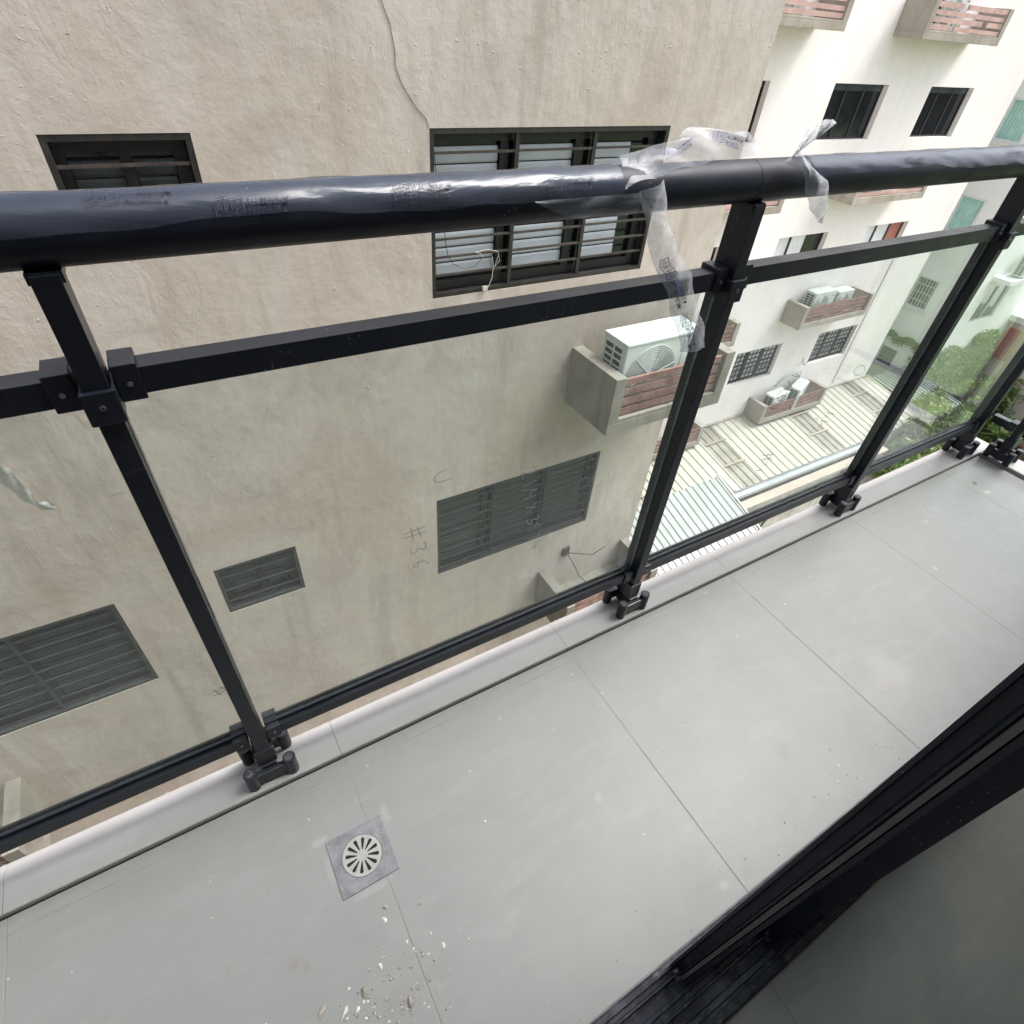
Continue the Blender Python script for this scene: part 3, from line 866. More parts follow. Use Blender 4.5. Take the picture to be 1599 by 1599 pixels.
# ---------------------------------------------------------------- protective film
def film_wrap(x0, x1, a0, a1, label, nx=150, seed=1, lift_end=0.0):
    """sheet stuck round the handrail; angle 0 = towards the camera, 90 = up"""
    rnd = random.Random(seed)
    ph = [rnd.uniform(0, 6) for _ in range(6)]
    na = 26
    vs, fs = [], []
    for i in range(nx + 1):
        x = x0 + (x1 - x0) * i / nx
        lo = a0 + 7 * sin(x * 9 + ph[0]) + 4 * sin(x * 23 + ph[1]) + 2 * sin(x * 61 + ph[2])
        hi = a1 + 6 * sin(x * 7 + ph[3])
        for j in range(na + 1):
            th = radians(lo + (hi - lo) * j / na)
            r = HR + .0011 + .0009 * (sin(x * 31 + th * 3 + ph[4]) * sin(x * 13 + th * 5 + ph[5])) + .0005 * sin(x * 90 + th * 9)
            r = max(r, HR + .0004)
            vs.append((x, .700 - r * cos(th), HZ + r * sin(th)))
    for i in range(nx):
        for j in range(na):
            a = i * (na + 1) + j
            fs.append((a, a + 1, a + na + 2, a + na + 1))
    return MB().add(vs, fs)
fw = empty("protective_film", (0, .70, HZ + HR))
tag(fw, "crumpled clear printed film still stuck along the left length of the handrail", "film")
film_wrap(-3.0, 0.585, 8, 165, "").build("film_sheet", 'film_on', fw, smooth=True)
# torn end that lifts off the tube and folds over
def ribbon_grid(rows):
    n = len(rows[0])
    vs = [p for r in rows for p in r]
    fs = [(i * n + j, i * n + j + 1, (i + 1) * n + j + 1, (i + 1) * n + j) for i in range(len(rows) - 1) for j in range(n - 1)]
    return MB().add(vs, fs)
def flap_rows_at():
    rows = []
    for i in range(34):
        t = i / 33
        x0 = 0.585 + 0.285 * t
        row = []
        lo = radians(16 + 80 * min(1, t * 1.1) ** .8)
        b = Vector((x0, .700 - (HR + .0015) * cos(lo), HZ + (HR + .0015) * sin(lo)))
        hgt = .004 + .033 * (sin(pi * min(1, t * .80)) ** 1.3) * (1 if t < .9 else (1 - t) / .1 * .5 + .5)
        top = Vector((x0 + .018 + .010 * sin(t * 9), .722 + .008 * sin(t * 14), HZ + HR + hgt))
        for j in range(15):
            u = j / 14
            p = b.lerp(top, u)
            p.z += .010 * sin(pi * u) + .0025 * sin(x0 * 75 + u * 9)
            p.y += .006 * sin(x0 * 55 + u * 6) * u
            row.append(tuple(p))
        rows.append(row)
    return rows
flap_rows = flap_rows_at()
ribbon_grid(flap_rows).build("lifted_flap", 'film', fw, smooth=True)
# lower lip of the tear, curling round the front of the tube
rows = []
for i in range(26):
    t = i / 25
    x = 0.44 + 0.175 * t
    row = []
    for j in range(10):
        s_ = j / 9
        th = radians(6 - 52 * s_ * min(1, t * 2.2 + .1))
        r = HR + .0014 + .004 * s_ * t + .001 * sin(x * 80 + s_ * 6)
        row.append((x, .700 - r * cos(th), HZ + r * sin(th)))
    rows.append(row)
ribbon_grid(rows).build("torn_lip", 'film', fw, smooth=True)

fr_ = empty("protective_film", (1.8, .70, HZ + HR))
tag(fr_, "clear film stuck on the handrail to the right of the bare joint", "film")
film_wrap(0.985, SXR, 14, 165, "", 110, 9).build("film_sheet", 'film_on', fr_, smooth=True)

def strip(path, widths, name="film_strip", seg=6, curl=.006):
    """path: list of (centre, side vector); builds a curling ribbon"""
    rows = []
    pts = []
    for k in range(len(path) - 1):
        for q in range(seg):
            t = q / seg
            c = Vector(path[k][0]).lerp(Vector(path[k + 1][0]), t)
            s_ = Vector(path[k][1]).lerp(Vector(path[k + 1][1]), t).normalized()
            w = widths[k] * (1 - t) + widths[k + 1] * t
            pts.append((c, s_, w))
    pts.append((Vector(path[-1][0]), Vector(path[-1][1]).normalized(), widths[-1]))
    for i, (c, s_, w) in enumerate(pts):
        row = []
        for j in range(9):
            u = j / 8 - .5
            off = Vector((0, -curl * (1 - 4 * u * u) + .002 * sin(i * .9 + j), 0))
            row.append(c + s_ * (w * u) + off)
        rows.append(row)
    return ribbon_grid(rows), rows

def on_rows(rows, u, v):
    """point on a ribbon; u in 0..1 along, v in 0..1 across"""
    a = u * (len(rows) - 1)
    i = min(int(a), len(rows) - 2)
    fa = a - i
    b = v * (len(rows[0]) - 1)
    j = min(int(b), len(rows[0]) - 2)
    fb = b - j
    p = lambda i_, j_: Vector(rows[i_][j_])
    return (p(i, j) * (1 - fa) + p(i + 1, j) * fa) * (1 - fb) + (p(i, j + 1) * (1 - fa) + p(i + 1, j + 1) * fa) * fb

def text_mesh(body, size):
    cu = bpy.data.curves.new("t", 'FONT')
    cu.body = body
    cu.size = size
    cu.resolution_u = 2
    cu.offset = size * 0.012
    o = bpy.data.objects.new("t", cu)
    COL.objects.link(o)
    me = bpy.data.meshes.new_from_object(o)
    vs = [v.co.copy() for v in me.vertices]
    fs = [tuple(p.vertices) for p in me.polygons]
    bpy.data.objects.remove(o)
    return vs, fs

def logo_shapes(mb, f, x, y, s_):
    """three joined outline panels with small marks inside; f maps flat points"""
    def ln(a, b, w=.035):
        a, b = Vector(a), Vector(b)
        d = (b - a).normalized()
        n_ = Vector((-d.y, d.x)) * w
        P_ = [a + n_, b + n_, b - n_, a - n_]
        mb.add([f(x + p.x * s_, y + p.y * s_) for p in P_], [(0, 1, 2, 3)])
    q = [(0, 0), (.7, .25), (1.5, .05), (2.1, .25)]
    for (a, b) in zip(q[:-1], q[1:]):
        ln(a, b)
        ln((a[0], a[1] + 1), (b[0], b[1] + 1))
    for a in q:
        ln(a, (a[0], a[1] + 1))
    for dx in (.15, .3, .45):
        ln((dx, .35), (dx + .08, .95), .03)
    ln((.85, .4), (.85, .95)), ln((.85, .95), (1.1, .9)), ln((.85, .65), (1.05, .62)), ln((1.2, .35), (1.25, .9)), ln((1.25, .9), (1.4, .6))
    for dy in (.4, .6, .8):
        ln((1.65, dy), (1.95, dy + .08), .03)

def print_block(f, mb, x, y, s_):
    logo_shapes(mb, f, x, y - .1 * s_, s_)
    for i, line in enumerate(("ALUMINIUM", "PROFILES \u25b2")):
        vs, fs = text_mesh(line.replace("\u25b2", ""), s_ * .62)
        ox, oy = x + 2.35 * s_, y + (.52 - .62 * i) * s_
        mb.add([f(ox + v.x, oy + v.y) for v in vs], fs)
        if i == 1:
            xe = ox + max(v.x for v in vs) + .15 * s_
            mb.add([f(xe, oy), f(xe + .35 * s_, oy), f(xe + .17 * s_, oy + .4 * s_)], [(0, 1, 2)])

# print on the stuck film, wrapped on the tube
mb = MB()
def on_tube(x, ang):
    def f(px, py):
        th = radians(ang) + py / HR
        r = HR + .0042
        return (x + px, .700 - r * cos(th), HZ + r * sin(th))
    return f
for x, ang in ((-.205, 56), (-.035, 50), (0.070, 21), (0.255, 27), (0.46, 24)):
    mb = MB()
    print_block(on_tube(x, ang), mb, 0, 0, .0125)
    mb.build("film_print", 'print_dark', fw)
mb = MB()
for x in (1.25, 1.62, 2.0):
    mb = MB()
    print_block(on_tube(x, 35), mb, 0, 0, .0105)
    mb.build("film_print", 'print_dark', fr_)

# print on the lifted flap
mb = MB()
def flat_on(rows_, u0, v0, su, sv, rot=0.0, off=-.0020):
    def f(px, py):
        a = px * cos(rot) - py * sin(rot)
        b = px * sin(rot) + py * cos(rot)
        p = on_rows(rows_, min(.999, max(0, u0 + a / su)), min(.999, max(0, v0 + b / sv)))
        return p + Vector((0, off, -off * .6))
    return f
print_block(flat_on(flap_rows, .25, .25, .29, .055, .15), mb, 0, 0, .0105)
mb.build("film_print", 'print', fw)
mb = MB()
print_block(flat_on(flap_rows, .62, .45, .29, .055, -.25), mb, 0, 0, .0105)
mb.build("film_print", 'print', fw)

# hanging strips
X1, Z1 = (1, 0, 0), (0, 0, 1)
path = [((0.627, .664, 1.092), (1, 0, .3)), ((0.640, .655, 1.050), (1, 0, .15)), ((0.667, .650, 1.000), (1, 0, .25)), ((0.712, .648, .955), (1, 0, .45)),
        ((0.742, .650, .905), (1, 0, .30)), ((0.775, .652, .868), (1, 0, .2)), ((0.797, .652, .823), (1, 0, -.02))]
g_, rws = strip(path, [.044, .040, .050, .050, .052, .056, .062])
o = g_.build("film_strip", 'strip', None, smooth=True)
tag(o, "long torn strip of printed clear film dangling across the middle rail by the second post", "film strip")
mb = MB()
for u0, sv in ((.34, .050), (.68, .056)):
    def f(px, py, u0=u0, sv=sv):
        return on_rows(rws, min(.999, max(0, u0 + px / .30)), min(.99, max(.01, .5 - py / sv))) + Vector((0, -.0020, 0))
    mb = MB()
    print_block(f, mb, 0, .001, .0150)
    mb.build("film_print", 'print', o)
path = [((0.900, .690, 1.150), (.5, 0, .9)), ((0.925, .672, 1.140), (.45, 0, .9)), ((0.948, .672, 1.128), (.3, 0, 1)), ((0.975, .668, 1.118), (.8, 0, .7))]
g_, rws2 = strip([((1.010, .690, 1.158), (.35, 0, 1)), ((0.975, .680, 1.152), (.30, 0, 1)), ((0.930, .672, 1.140), (.2, 0, 1)), ((0.905, .668, 1.122), (.6, 0, .8)), ((0.950, .662, 1.100), (1, 0, .5)),
                  ((0.985, .658, 1.075), (1, 0, .35)), ((1.010, .656, 1.045), (1, 0, .1)), ((1.024, .655, 1.018), (1, 0, 0))],
                 [.010, .026, .034, .030, .016, .048, .050, .004])
o = g_.build("film_strip", 'strip', None, smooth=True)
tag(o, "short twisted flag of clear film hanging off the handrail just right of the second post", "film strip")
mb = MB()
def f(px, py):
    return on_rows(rws2, min(.999, max(0, .40 - px / .22)), min(.99, max(.01, .5 + py / .035))) + Vector((0, -.0020, 0))
logo_shapes(mb, f, 0, -.006, .012)
mb.build("film_print", 'print', o)
g_, _ = strip([((-0.227, .735, 0.831), (.3, 0, .95)), ((-0.217, .735, 0.812), (.5, 0, .9)), ((-0.211, .735, 0.784), (.6, 0, .8)), ((-0.204, .735, 0.763), (.1, 0, 1)), ((-0.190, .735, 0.756), (0, 0, 1))],
              [.022, .024, .018, .012, .012], curl=.003)
o = g_.build("film_strip", 'film_white', None, smooth=True) if 'film_white' in M else None
if o is None:
    M['film_white'] = clear("crumpled_white_film", C(.8, .85, .84), 0.55, C(.85, .9, .88), 0.2, 1.4, 0.004, 40)
    o = g_.build("film_strip", 'film_white', None, smooth=True)
tag(o, "curled whitish film scrap behind the glass left of the first post", "film strip")

# ---------------------------------------------------------------- crumbs on the floor
chips = [(-0.083, .226, .0085, (1.3, .6), 'chip', "largest white plaster chip, pointed, at the front edge of the balcony floor"),
         (-0.063, .219, .0065, (1.2, .75), 'chip', "blunt white plaster chip lying beside the largest pointed chip"),
         (0.021, .316, .0060, (1, .8), 'chip', "white plaster chip on the tile just below the floor drain"),
         (0.029, .334, .0050, (1, .9), 'chip_grey', "grey mortar crumb between the drain and a white chip"),
         (0.087, .309, .0045, (1, .8), 'chip_grey', "lone brownish crumb right of the tile joint below the drain"),
         (-0.115, .246, .0085, (1.5, .7), 'chip_grey', "flat grey mortar smear left of the white plaster chips"),
         (-0.045, .235, .0085, (1.2, .9), 'chip_grey', "grey crumbled mortar lump right of the white plaster chips"),
         (-0.010, .255, .0055, (1.2, .8), 'chip', "small pale chip above the heap of mortar crumbs"),
         (0.017, .186, .0085, (1.2, .8), 'chip_grey', "dark grey mortar lump by the tile joint near the bottom edge"),
         (0.098, .229, .0050, (1, .9), 'chip', "round white crumb right of the tile joint, isolated"),
         (0.085, .255, .0042, (1, .7), 'chip', "upper one of the small white crumbs right of the tile joint")]
for i, (x, y, r, st, mt, lb) in enumerate(chips):
    o = rock(MB(), x, y, r, .75, i + 3, st).build("mortar_chip", mt)
    tag(o, lb, "chip", "plaster and mortar chips on the balcony floor")
mb = MB()
rnd = random.Random(11)
for i in range(260):
    u = rnd.random()
    if u < .5:
        x, y = rnd.gauss(-.015, .045), rnd.gauss(.205, .028)
    elif u < .75:
        x, y = rnd.uniform(.2, 1.2), rnd.gauss(.05, .03)
    else:
        x, y = rnd.gauss(.1, .14), rnd.gauss(.2, .1)
    if y < .02 or y > .6 or (abs(x - cx) < .06 and abs(y - cy) < .06):
        continue
    rock(mb, x, y, rnd.choice([.0008, .0011, .0016, .0022, .003]) * (1.0 if u < .5 else .6), .7, i)
o = mb.build("grit", 'chip_grey', kind='stuff')
mb = MB()
for i in range(75):
    x, y = (rnd.gauss(-.01, .06), rnd.gauss(.2, .035)) if rnd.random() < .6 else (rnd.uniform(-.3, 1.6), rnd.uniform(.05, .58))
    if y < .02 or y > .6 or (abs(x - cx) < .06 and abs(y - cy) < .06):
        continue
    rock(mb, x, y, rnd.choice([.0008, .0012, .002, .0026]), .6, i + 900)
mb.build("plaster_crumbs", 'chip', kind='stuff')

# ================================================================ NEIGHBOURING BLOCK (near, y = 3.5)
D1 = 3.5
near = empty("apartment_building", (0, D1, -9.5))
tag(near, "near apartment block with stained beige rendered wall and dark barred windows, facing the railing", "building")
BIGX, SMX, FARX = (1.556, 3.362), (-0.263, 0.337), (-2.75, -0.912)
WZ = [(-0.265, 0.697), (-3.015, -2.053), (-5.765, -4.803)]
SZ = [(0.190, 0.690), (-2.568, -2.068), (-5.318, -4.818)]
holes = []
for z0, z1 in WZ:
    holes += [(BIGX[0], BIGX[1], z0, z1), (FARX[0], FARX[1], z0 - .02, z1 - .03)]
for z0, z1 in SZ:
    holes.append((SMX[0], SMX[1], z0, z1))
XR = 4.15
wall_sheet(-8.0, XR, -9.5, 2.4, holes, 0.10, lambda a, d, z: (a, D1 + d, z)).build("wall", 'wall_near', near)
MB().box(-8.0, XR - .002, D1 + .225, 8.2, -9.5, 2.39).build("block_body", 'wall_near', near)

def near_window(x0, x1, z0, z1, kind):
    """frame flush in the opening; grille bars in front, sash and infill behind"""
    t = 0.028
    yf = D1 + 0.003
    f = MB()
    f.box(x0 + .002, x1 - .002, yf, yf + .05, z1 - t, z1 - .002)
    f.box(x0 + .002, x1 - .002, yf, yf + .05, z0 + .002, z0 + t)
    f.box(x0 + .002, x0 + t, yf, yf + .05, z0 + t + .0005, z1 - t - .0005)
    f.box(x1 - t, x1 - .002, yf, yf + .05, z0 + t + .0005, z1 - t - .0005)
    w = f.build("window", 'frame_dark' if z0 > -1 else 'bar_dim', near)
    W, H = x1 - x0, z1 - z0
    if kind in ('big', 'bigdim'):
        vx = [x0 + W * .327, x0 + W * .655]
        hz = [z0 + H * k for k in (.125, .245, .365, .48, .74, .86)]
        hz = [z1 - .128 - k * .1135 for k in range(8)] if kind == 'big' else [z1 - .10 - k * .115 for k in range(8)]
        if kind == 'big':
            hz = [.571, .457, .343, .212, .098, -.012, -.126]
    else:
        vx = []
        hz = [z1 - .125, z1 - .26, z1 - .39]
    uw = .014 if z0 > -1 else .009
    for k, xv in enumerate(vx):
        MB().box(xv - uw, xv + uw, yf + .008, yf + .03, z0 + t + .001, z1 - t - .001).build("grille_upright", 'frame_dark' if z0 > -1 else 'bar_dim', w)
    for z in hz:
        if z0 + t + .02 < z < z1 - t - .02:
            edges_ = [x0 + t + .001] + [v for xv in vx for v in (xv - .0145, xv + .0145)] + [x1 - t - .001]
            for a, b in zip(edges_[::2], edges_[1::2]):
                dz = random.uniform(-.004, .004)
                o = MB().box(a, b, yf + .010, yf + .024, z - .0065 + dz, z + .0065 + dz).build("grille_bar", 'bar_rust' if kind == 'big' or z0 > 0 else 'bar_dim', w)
    # sash stiles behind
    ys = D1 + .066
    if kind == 'big':
        sx = [(x0 + W * .278, x0 + W * .308), (x0 + W * .330, x0 + W * .342), (x0 + W * .590, x0 + W * .622), (x0 + W * .655, x0 + W * .668), (x0 + W * .935, x1 - t - .002)]
    elif kind == 'bigdim':
        sx = [(x0 + W * .27, x0 + W * .30), (x0 + W * .33, x0 + W * .35), (x0 + W * .645, x0 + W * .67), (x1 - .09, x1 - t - .002)]
    else:
        sx = [(x0 + t + .001, x0 + .07), (x0 + W * .47, x0 + W * .55), (x1 - .09, x1 - t - .001)]
    for a, b in sx:
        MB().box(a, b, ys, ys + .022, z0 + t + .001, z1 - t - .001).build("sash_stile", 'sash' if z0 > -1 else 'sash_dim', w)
    MB().box(x0 + t + .001, x1 - t - .001, ys - .001, ys + .021, z0 + t + .0015, z0 + t + .06).build("sash_rail", 'sash', w)
    MB().box(x0 + t + .001, x1 - t - .001, ys - .001, ys + .021, z1 - t - .05, z1 - t - .0015).build("sash_rail", 'sash', w)
    # dark interior plane and louvre slats
    MB().box(x0 + .001, x1 - .001, D1 + .098, D1 + .0995, z0 + .001, z1 - .001).build("pane", 'dark_pane', w)
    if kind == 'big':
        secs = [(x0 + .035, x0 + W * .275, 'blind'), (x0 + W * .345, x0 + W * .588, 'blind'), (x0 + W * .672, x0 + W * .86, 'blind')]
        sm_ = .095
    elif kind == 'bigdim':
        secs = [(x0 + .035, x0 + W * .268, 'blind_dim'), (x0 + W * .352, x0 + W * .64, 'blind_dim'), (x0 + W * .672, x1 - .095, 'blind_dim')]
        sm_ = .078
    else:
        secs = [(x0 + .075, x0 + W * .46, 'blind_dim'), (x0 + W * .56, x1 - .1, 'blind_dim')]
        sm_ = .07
    for a, b, mt in secs:
        z = z0 + t + .075
        me = None
        while z + sm_ < z1 - t - .05:
            if me is None:
                q = [(D1 + .0935, z), (D1 + .0885, z + .01), (D1 + .0885, z + sm_ - .022), (D1 + .0935, z + sm_ - .008)]
                me = MB().extrude(q, a, b, 'x').mesh("louvre_slat", mt)
                z00 = z
            link("louvre_slat", me, w, loc=(0, 0, z - z00))
            z += sm_
        pass
    return w
for i, (z0, z1) in enumerate(WZ):
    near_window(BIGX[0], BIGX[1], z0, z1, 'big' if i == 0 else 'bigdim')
    near_window(FARX[0], FARX[1], z0 - .02, z1 - .03, 'bigdim')
for z0, z1 in SZ:
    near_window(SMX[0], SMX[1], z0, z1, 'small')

def ledge(parent, x0, x1, yw, yf, z0, z1, mat, slatmat, wall_t=.10, n_slats=4, broken=0, back=True):
    """open-topped concrete trough on the wall with timber slats in its front opening"""
    mb = MB()
    mb.box(x0, x1, yf, yw - .001, z0, z0 + .10)
    mb.box(x0, x0 + wall_t, yf + .001, yw - .001, z0 + .1005, z1)
    mb.box(x1 - wall_t, x1, yf + .001, yw - .001, z0 + .1005, z1)
    mb.box(x0 + wall_t + .0005, x1 - wall_t - .0005, yf + .002, yf + .08, z0 + .1005, z0 + .135)
    g_ = mb.build("ledge", mat, parent, bevel=.006)
    rnd = random.Random(int(x0 * 100 + z0 * 7))
    H = z1 - z0 - .15
    pitch = H / n_slats
    for k in range(n_slats):
        z = z0 + .15 + pitch * k
        a, b = x0 + wall_t + .002, x1 - wall_t - .002
        if broken and rnd.random() < .75:
            c = a + (b - a) * rnd.uniform(.2, .75)
            parts = [(a, c - rnd.uniform(.03, .12)), (c + rnd.uniform(.03, .12), b)]
        else:
            parts = [(a, b)]
        for (p, q) in parts:
            if q - p < .08:
                continue
            mb = MB()
            dz = rnd.uniform(-.008, .008)
            hh = pitch * rnd.uniform(.58, .76)
            mb.add([(p, yf + .03, z), (q, yf + .03, z + dz), (q, yf + .052, z + dz), (p, yf + .052, z), (p, yf + .03, z + hh), (q, yf + .03, z + hh + dz), (q, yf + .052, z + hh + dz), (p, yf + .052, z + hh)],
                   [(0, 3, 2, 1), (4, 5, 6, 7), (0, 1, 5, 4), (1, 2, 6, 5), (2, 3, 7, 6), (3, 0, 4, 7)])
            mb.build("slat", slatmat, g_)
    return g_
ledge(near, 2.80, 4.10, D1, 2.90, -1.345, -0.835, 'concrete', 'slat', .105)
ledge(near, 2.80, 4.10, D1, 2.90, -4.095, -3.585, 'concrete', 'slat', .105)
ledge(near, -3.45, -2.06, D1, 2.90, -4.095, -3.585, 'concrete', 'slat', .105)

def ac_unit(x0, yb, z0, w=.80, d=.29, h=.54, rot=0.0, label="", mats=True):
    r = empty("ac_unit", (x0 + w / 2, yb - d / 2, z0))
    x1, y1, y0, z1 = x0 + w, yb, yb - d, z0 + h
    MB().box(x0, x1, y0, y1, z0 + .03, z1 - .028).build("casing", 'ac', r, bevel=.012)
    MB().box(x0 - .005, x1 + .005, y0 - .005, y1 + .004, z1 - .0275, z1).build("top_panel", 'ac', r, bevel=.008)
    # side coil opening with white grid
    MB().box(x0 - .0015, x0 + .002, y0 + .04, y1 - .035, z0 + .08, z1 - .05).build("side_coil", 'ac_dark', r)
    g_ = MB()
    ya, yb_ = y0 + .04, y1 - .035
    for k in range(3):
        yy = ya + (yb_ - ya) * k / 2
        g_.box(x0 - .010, x0 - .002, yy - .007, yy + .007, z0 + .075, z1 - .045)
    nr_ = 9 if h > .61 else 6
    for k in range(nr_ + 1):
        zz = z0 + .08 + (h - .13) * k / nr_
        g_.box(x0 - .0115, x0 - .0012, ya - .006, yb_ + .006, zz - .006, zz + .006)
    g_.build("side_grid", 'ac', r)
    # fan grille
    cx2, cz2, R2 = x0 + w * .37, z0 + h * .5, h * .42
    MB().tube([(cx2, y0 + .004, cz2), (cx2, y0 - .003, cz2)], R2, 32).build("fan_opening", 'ac_shade', r)
    fg = MB()
    for k in range(1, 16):
        rr = R2 * k / 15
        pts = [(cx2 + rr * cos(2 * pi * q / 28), y0 - .008, cz2 + rr * sin(2 * pi * q / 28)) for q in range(29)]
        fg.tube(pts, .0024, 4, False)
    for q in range(3):
        a = pi * q / 3 + .3
        fg.tube([(cx2 - R2 * cos(a), y0 - .009, cz2 - R2 * sin(a)), (cx2 + R2 * cos(a), y0 - .009, cz2 + R2 * sin(a))], .0035, 5)
    fg.build("fan_grille", 'ac', r)
    MB().box(x0 + w * .76, x1 - .02, y0 - .004, y0 + .003, z0 + .06, z1 - .05).build("service_panel", 'ac', r, bevel=.002)
    MB().box(x0 + w * .82, x1 - .07, y0 - .006, y0 - .004, z1 - .13, z1 - .105).build("badge", 'curtain_red', r)
    for dx in (.12, w - .18):
        MB().box(x0 + dx, x0 + dx + .05, y0 - .01, y1 + .005, z0, z0 + .029).build("foot", 'ac_grey', r)
    if rot:
        r.rotation_euler = (0, 0, rot)
    return tag(r, label, "air conditioner")
ac_unit(2.945, 3.30, -1.244, .80, .29, .62, 0, "large white air conditioner in the concrete ledge on the near beige wall")

# cable down the wall into the big window, wires at the empty ledge
pts = [(1.316, 3.492, 1.24), (1.30, 3.492, 1.7), (1.27, 3.492, 2.6)][::-1]
mb = MB()
crk = [(1.27, 2.6), (1.30, 1.7), (1.316, 1.22), (1.355, 1.13), (1.375, 1.03), (1.372, .97), (1.40, .90), (1.45, .83), (1.49, .78), (1.535, .745), (1.552, .70)]
mb.tube([(x, 3.4965, z) for x, z in crk], .0016, 5)
mb.tube([(1.552, 3.490, .70), (1.575, 3.489, .60), (1.60, 3.488, .40), (1.64, 3.488, .15), (1.66, 3.488, .02), (1.70, 3.488, -.05), (1.78, 3.488, -.085), (1.86, 3.488, -.08), (1.92, 3.488, -.03)], .0025, 5)
o = mb.build("wall_cable", 'cable')
tag(o, "thin dark cable running down the near wall to the corner of the large window", "cable")
mb = MB()
mb.tube([(1.92, 3.486, -.03), (1.90, 3.485, .0), (1.86, 3.485, .01), (1.95, 3.485, .02), (2.03, 3.485, .0), (2.05, 3.484, -.06), (2.01, 3.484, -.10), (2.04, 3.484, -.02)], .0021, 6)
mb.tube([(1.99, 3.484, -.03), (2.00, 3.483, -.10), (1.995, 3.483, -.17), (1.97, 3.482, -.225), (1.95, 3.482, -.235)], .0028, 6)
mb.box(1.925, 1.962, 3.478, 3.492, -.25, -.222)
o = mb.build("loose_wire", 'wire_white')
tag(o, "pale loose wire looped over the lower grille bars of the large window", "wire")
mb = MB()
mb.tube([(3.16, 3.49, -3.42), (3.18, 3.35, -3.50), (3.20, 3.25, -3.60), (3.30, 3.15, -3.72)], .006, 6)
mb.tube([(3.16, 3.49, -3.43), (3.30, 3.40, -3.43), (3.45, 3.36, -3.47), (3.62, 3.35, -3.40)], .006, 6)
mb.tube([(3.10, 3.10, -3.95), (3.25, 3.15, -3.80), (3.50, 3.18, -3.70), (3.72, 3.20, -3.62), (3.86, 3.22, -3.58)], .006, 6)
mb.tube([(3.95, 3.30, -3.62), (3.98, 3.28, -3.35), (3.99, 3.27, -3.18)], .006, 6)
mb.box(3.10, 3.19, 3.475, 3.4985, -3.46, -3.34)
o = mb.build("loose_cables", 'cable')
tag(o, "black cables poking out of the wall above the empty lower ledge", "cable")

# ================================================================ FAR BLOCK (y = 8.46)
D2 = 8.46
far = empty("apartment_building", (14, D2, -9.5))
tag(far, "pale cream block beyond the corner, rows of windows and ledges above the cream roof", "building")
COLX = [(8.55, 10.24), (12.05, 13.77), (15.30, 17.02)]
ROWZ = [(-.40, .525), (-3.15, -2.225), (-5.90, -4.975), (-8.65, -7.725), (2.35, 3.275)]
holes = [(a, b, z0, z1) for a, b in COLX for z0, z1 in ROWZ]
wall_sheet(4.5, 18.98, -9.5, 9.0, holes, 0.17, lambda a, d, z: (a, D2 + d, z)).build("wall", 'wall_far', far)
MB().box(4.5, 18.978, D2 + .295, 16, -9.5, 8.99).build("block_body", 'wall_far', far)
def far_window(x0, x1, z0, z1, row, col):
    t = .03
    y = D2 + .11
    f = MB()
    f.box(x0 + .002, x1 - .002, y, y + .04, z1 - t, z1 - .002).box(x0 + .002, x1 - .002, y, y + .04, z0 + .002, z0 + t)
    f.box(x0 + .002, x0 + t, y, y + .04, z0 + t + .0005, z1 - t - .0005).box(x1 - t, x1 - .002, y, y + .04, z0 + t + .0005, z1 - t - .0005)
    w = f.build("window", 'frame_dark', far)
    W = x1 - x0
    for k in (1, 2):
        xm = x0 + W * k / 3
        MB().box(xm - .026, xm + .026, y + .004, y + .036, z0 + t + .001, z1 - t - .001).build("mullion", 'sash', w)
    for k in range(3):
        a, b = x0 + W * k / 3 + .0265, x0 + W * (k + 1) / 3 - .0265
        a, b = max(a, x0 + t + .001), min(b, x1 - t - .001)
        mt = {0: 'dark_pane', 1: 'curtain', 2: 'slate_pane'}.get(row, 'dark_pane')
        if row == 1 and k == 2:
            mt = 'curtain_red' if col == 2 else 'dark_pane'
        if mt in ('curtain', 'curtain_red'):
            n = 7
            pr = [(a + (b - a) * i / (2 * n), y + .030 + (.012 if i % 2 else 0)) for i in range(2 * n + 1)]
            pr += [(b, y + .05), (a, y + .05)]
            MB().extrude(pr, z0 + t + .001, z1 - t - .001, 'z').build("curtain", mt, w)
        else:
            MB().box(a, b, y + .022, y + .028, z0 + t + .001, z1 - t - .001).build("pane", mt, w)
    if row == 0:
        MB().box(x0 + t + .001, x1 - t - .001, y + .012, y + .0215, z1 - t - .09, z1 - t - .001).build("blind_edge", 'slate_pane', w)
    if row == 2:
        gx = 12
        for i in range(1, gx):
            xm = x0 + W * i / gx
            MB().box(xm - .008, xm + .008, y - .045, y - .03, z0 + .01, z1 - .01).build("grille_bar", 'sash', w)
        for i in range(0, 8):
            zm = z0 + .06 + (z1 - z0 - .12) * i / 7
            MB().box(x0 + .006, x1 - .006, y - .0295, y - .018, zm - .010, zm + .010).build("grille_bar", 'sash', w)
        for k in range(3):
            for i in range(6):
                a = x0 + W * k / 3 + .06
                zz = z0 + .08 + i * .135
                MB().box(a, a + W / 3 - .12, y + .014, y + .021, zz, zz + .085).build("louvre_slat", 'grille_pale', w)
for r_, (z0, z1) in enumerate(ROWZ[:3] + ROWZ[4:]):
    for c_, (a, b) in enumerate(COLX):
        far_window(a, b, z0, z1, r_ if r_ < 3 else 0, c_)
for c_, (a, b) in enumerate(((8.26, 10.96), (13.22, 15.92))):
    for zb in (1.255, -1.495, -4.29, -7.03):
        brk = 1 if zb > 0 else 0
        ledge(far, a, b, D2, 7.88, zb, zb + .56, 'concrete_pale', 'slat_pale' if zb > -2 else 'slat', .13, 4, brk)
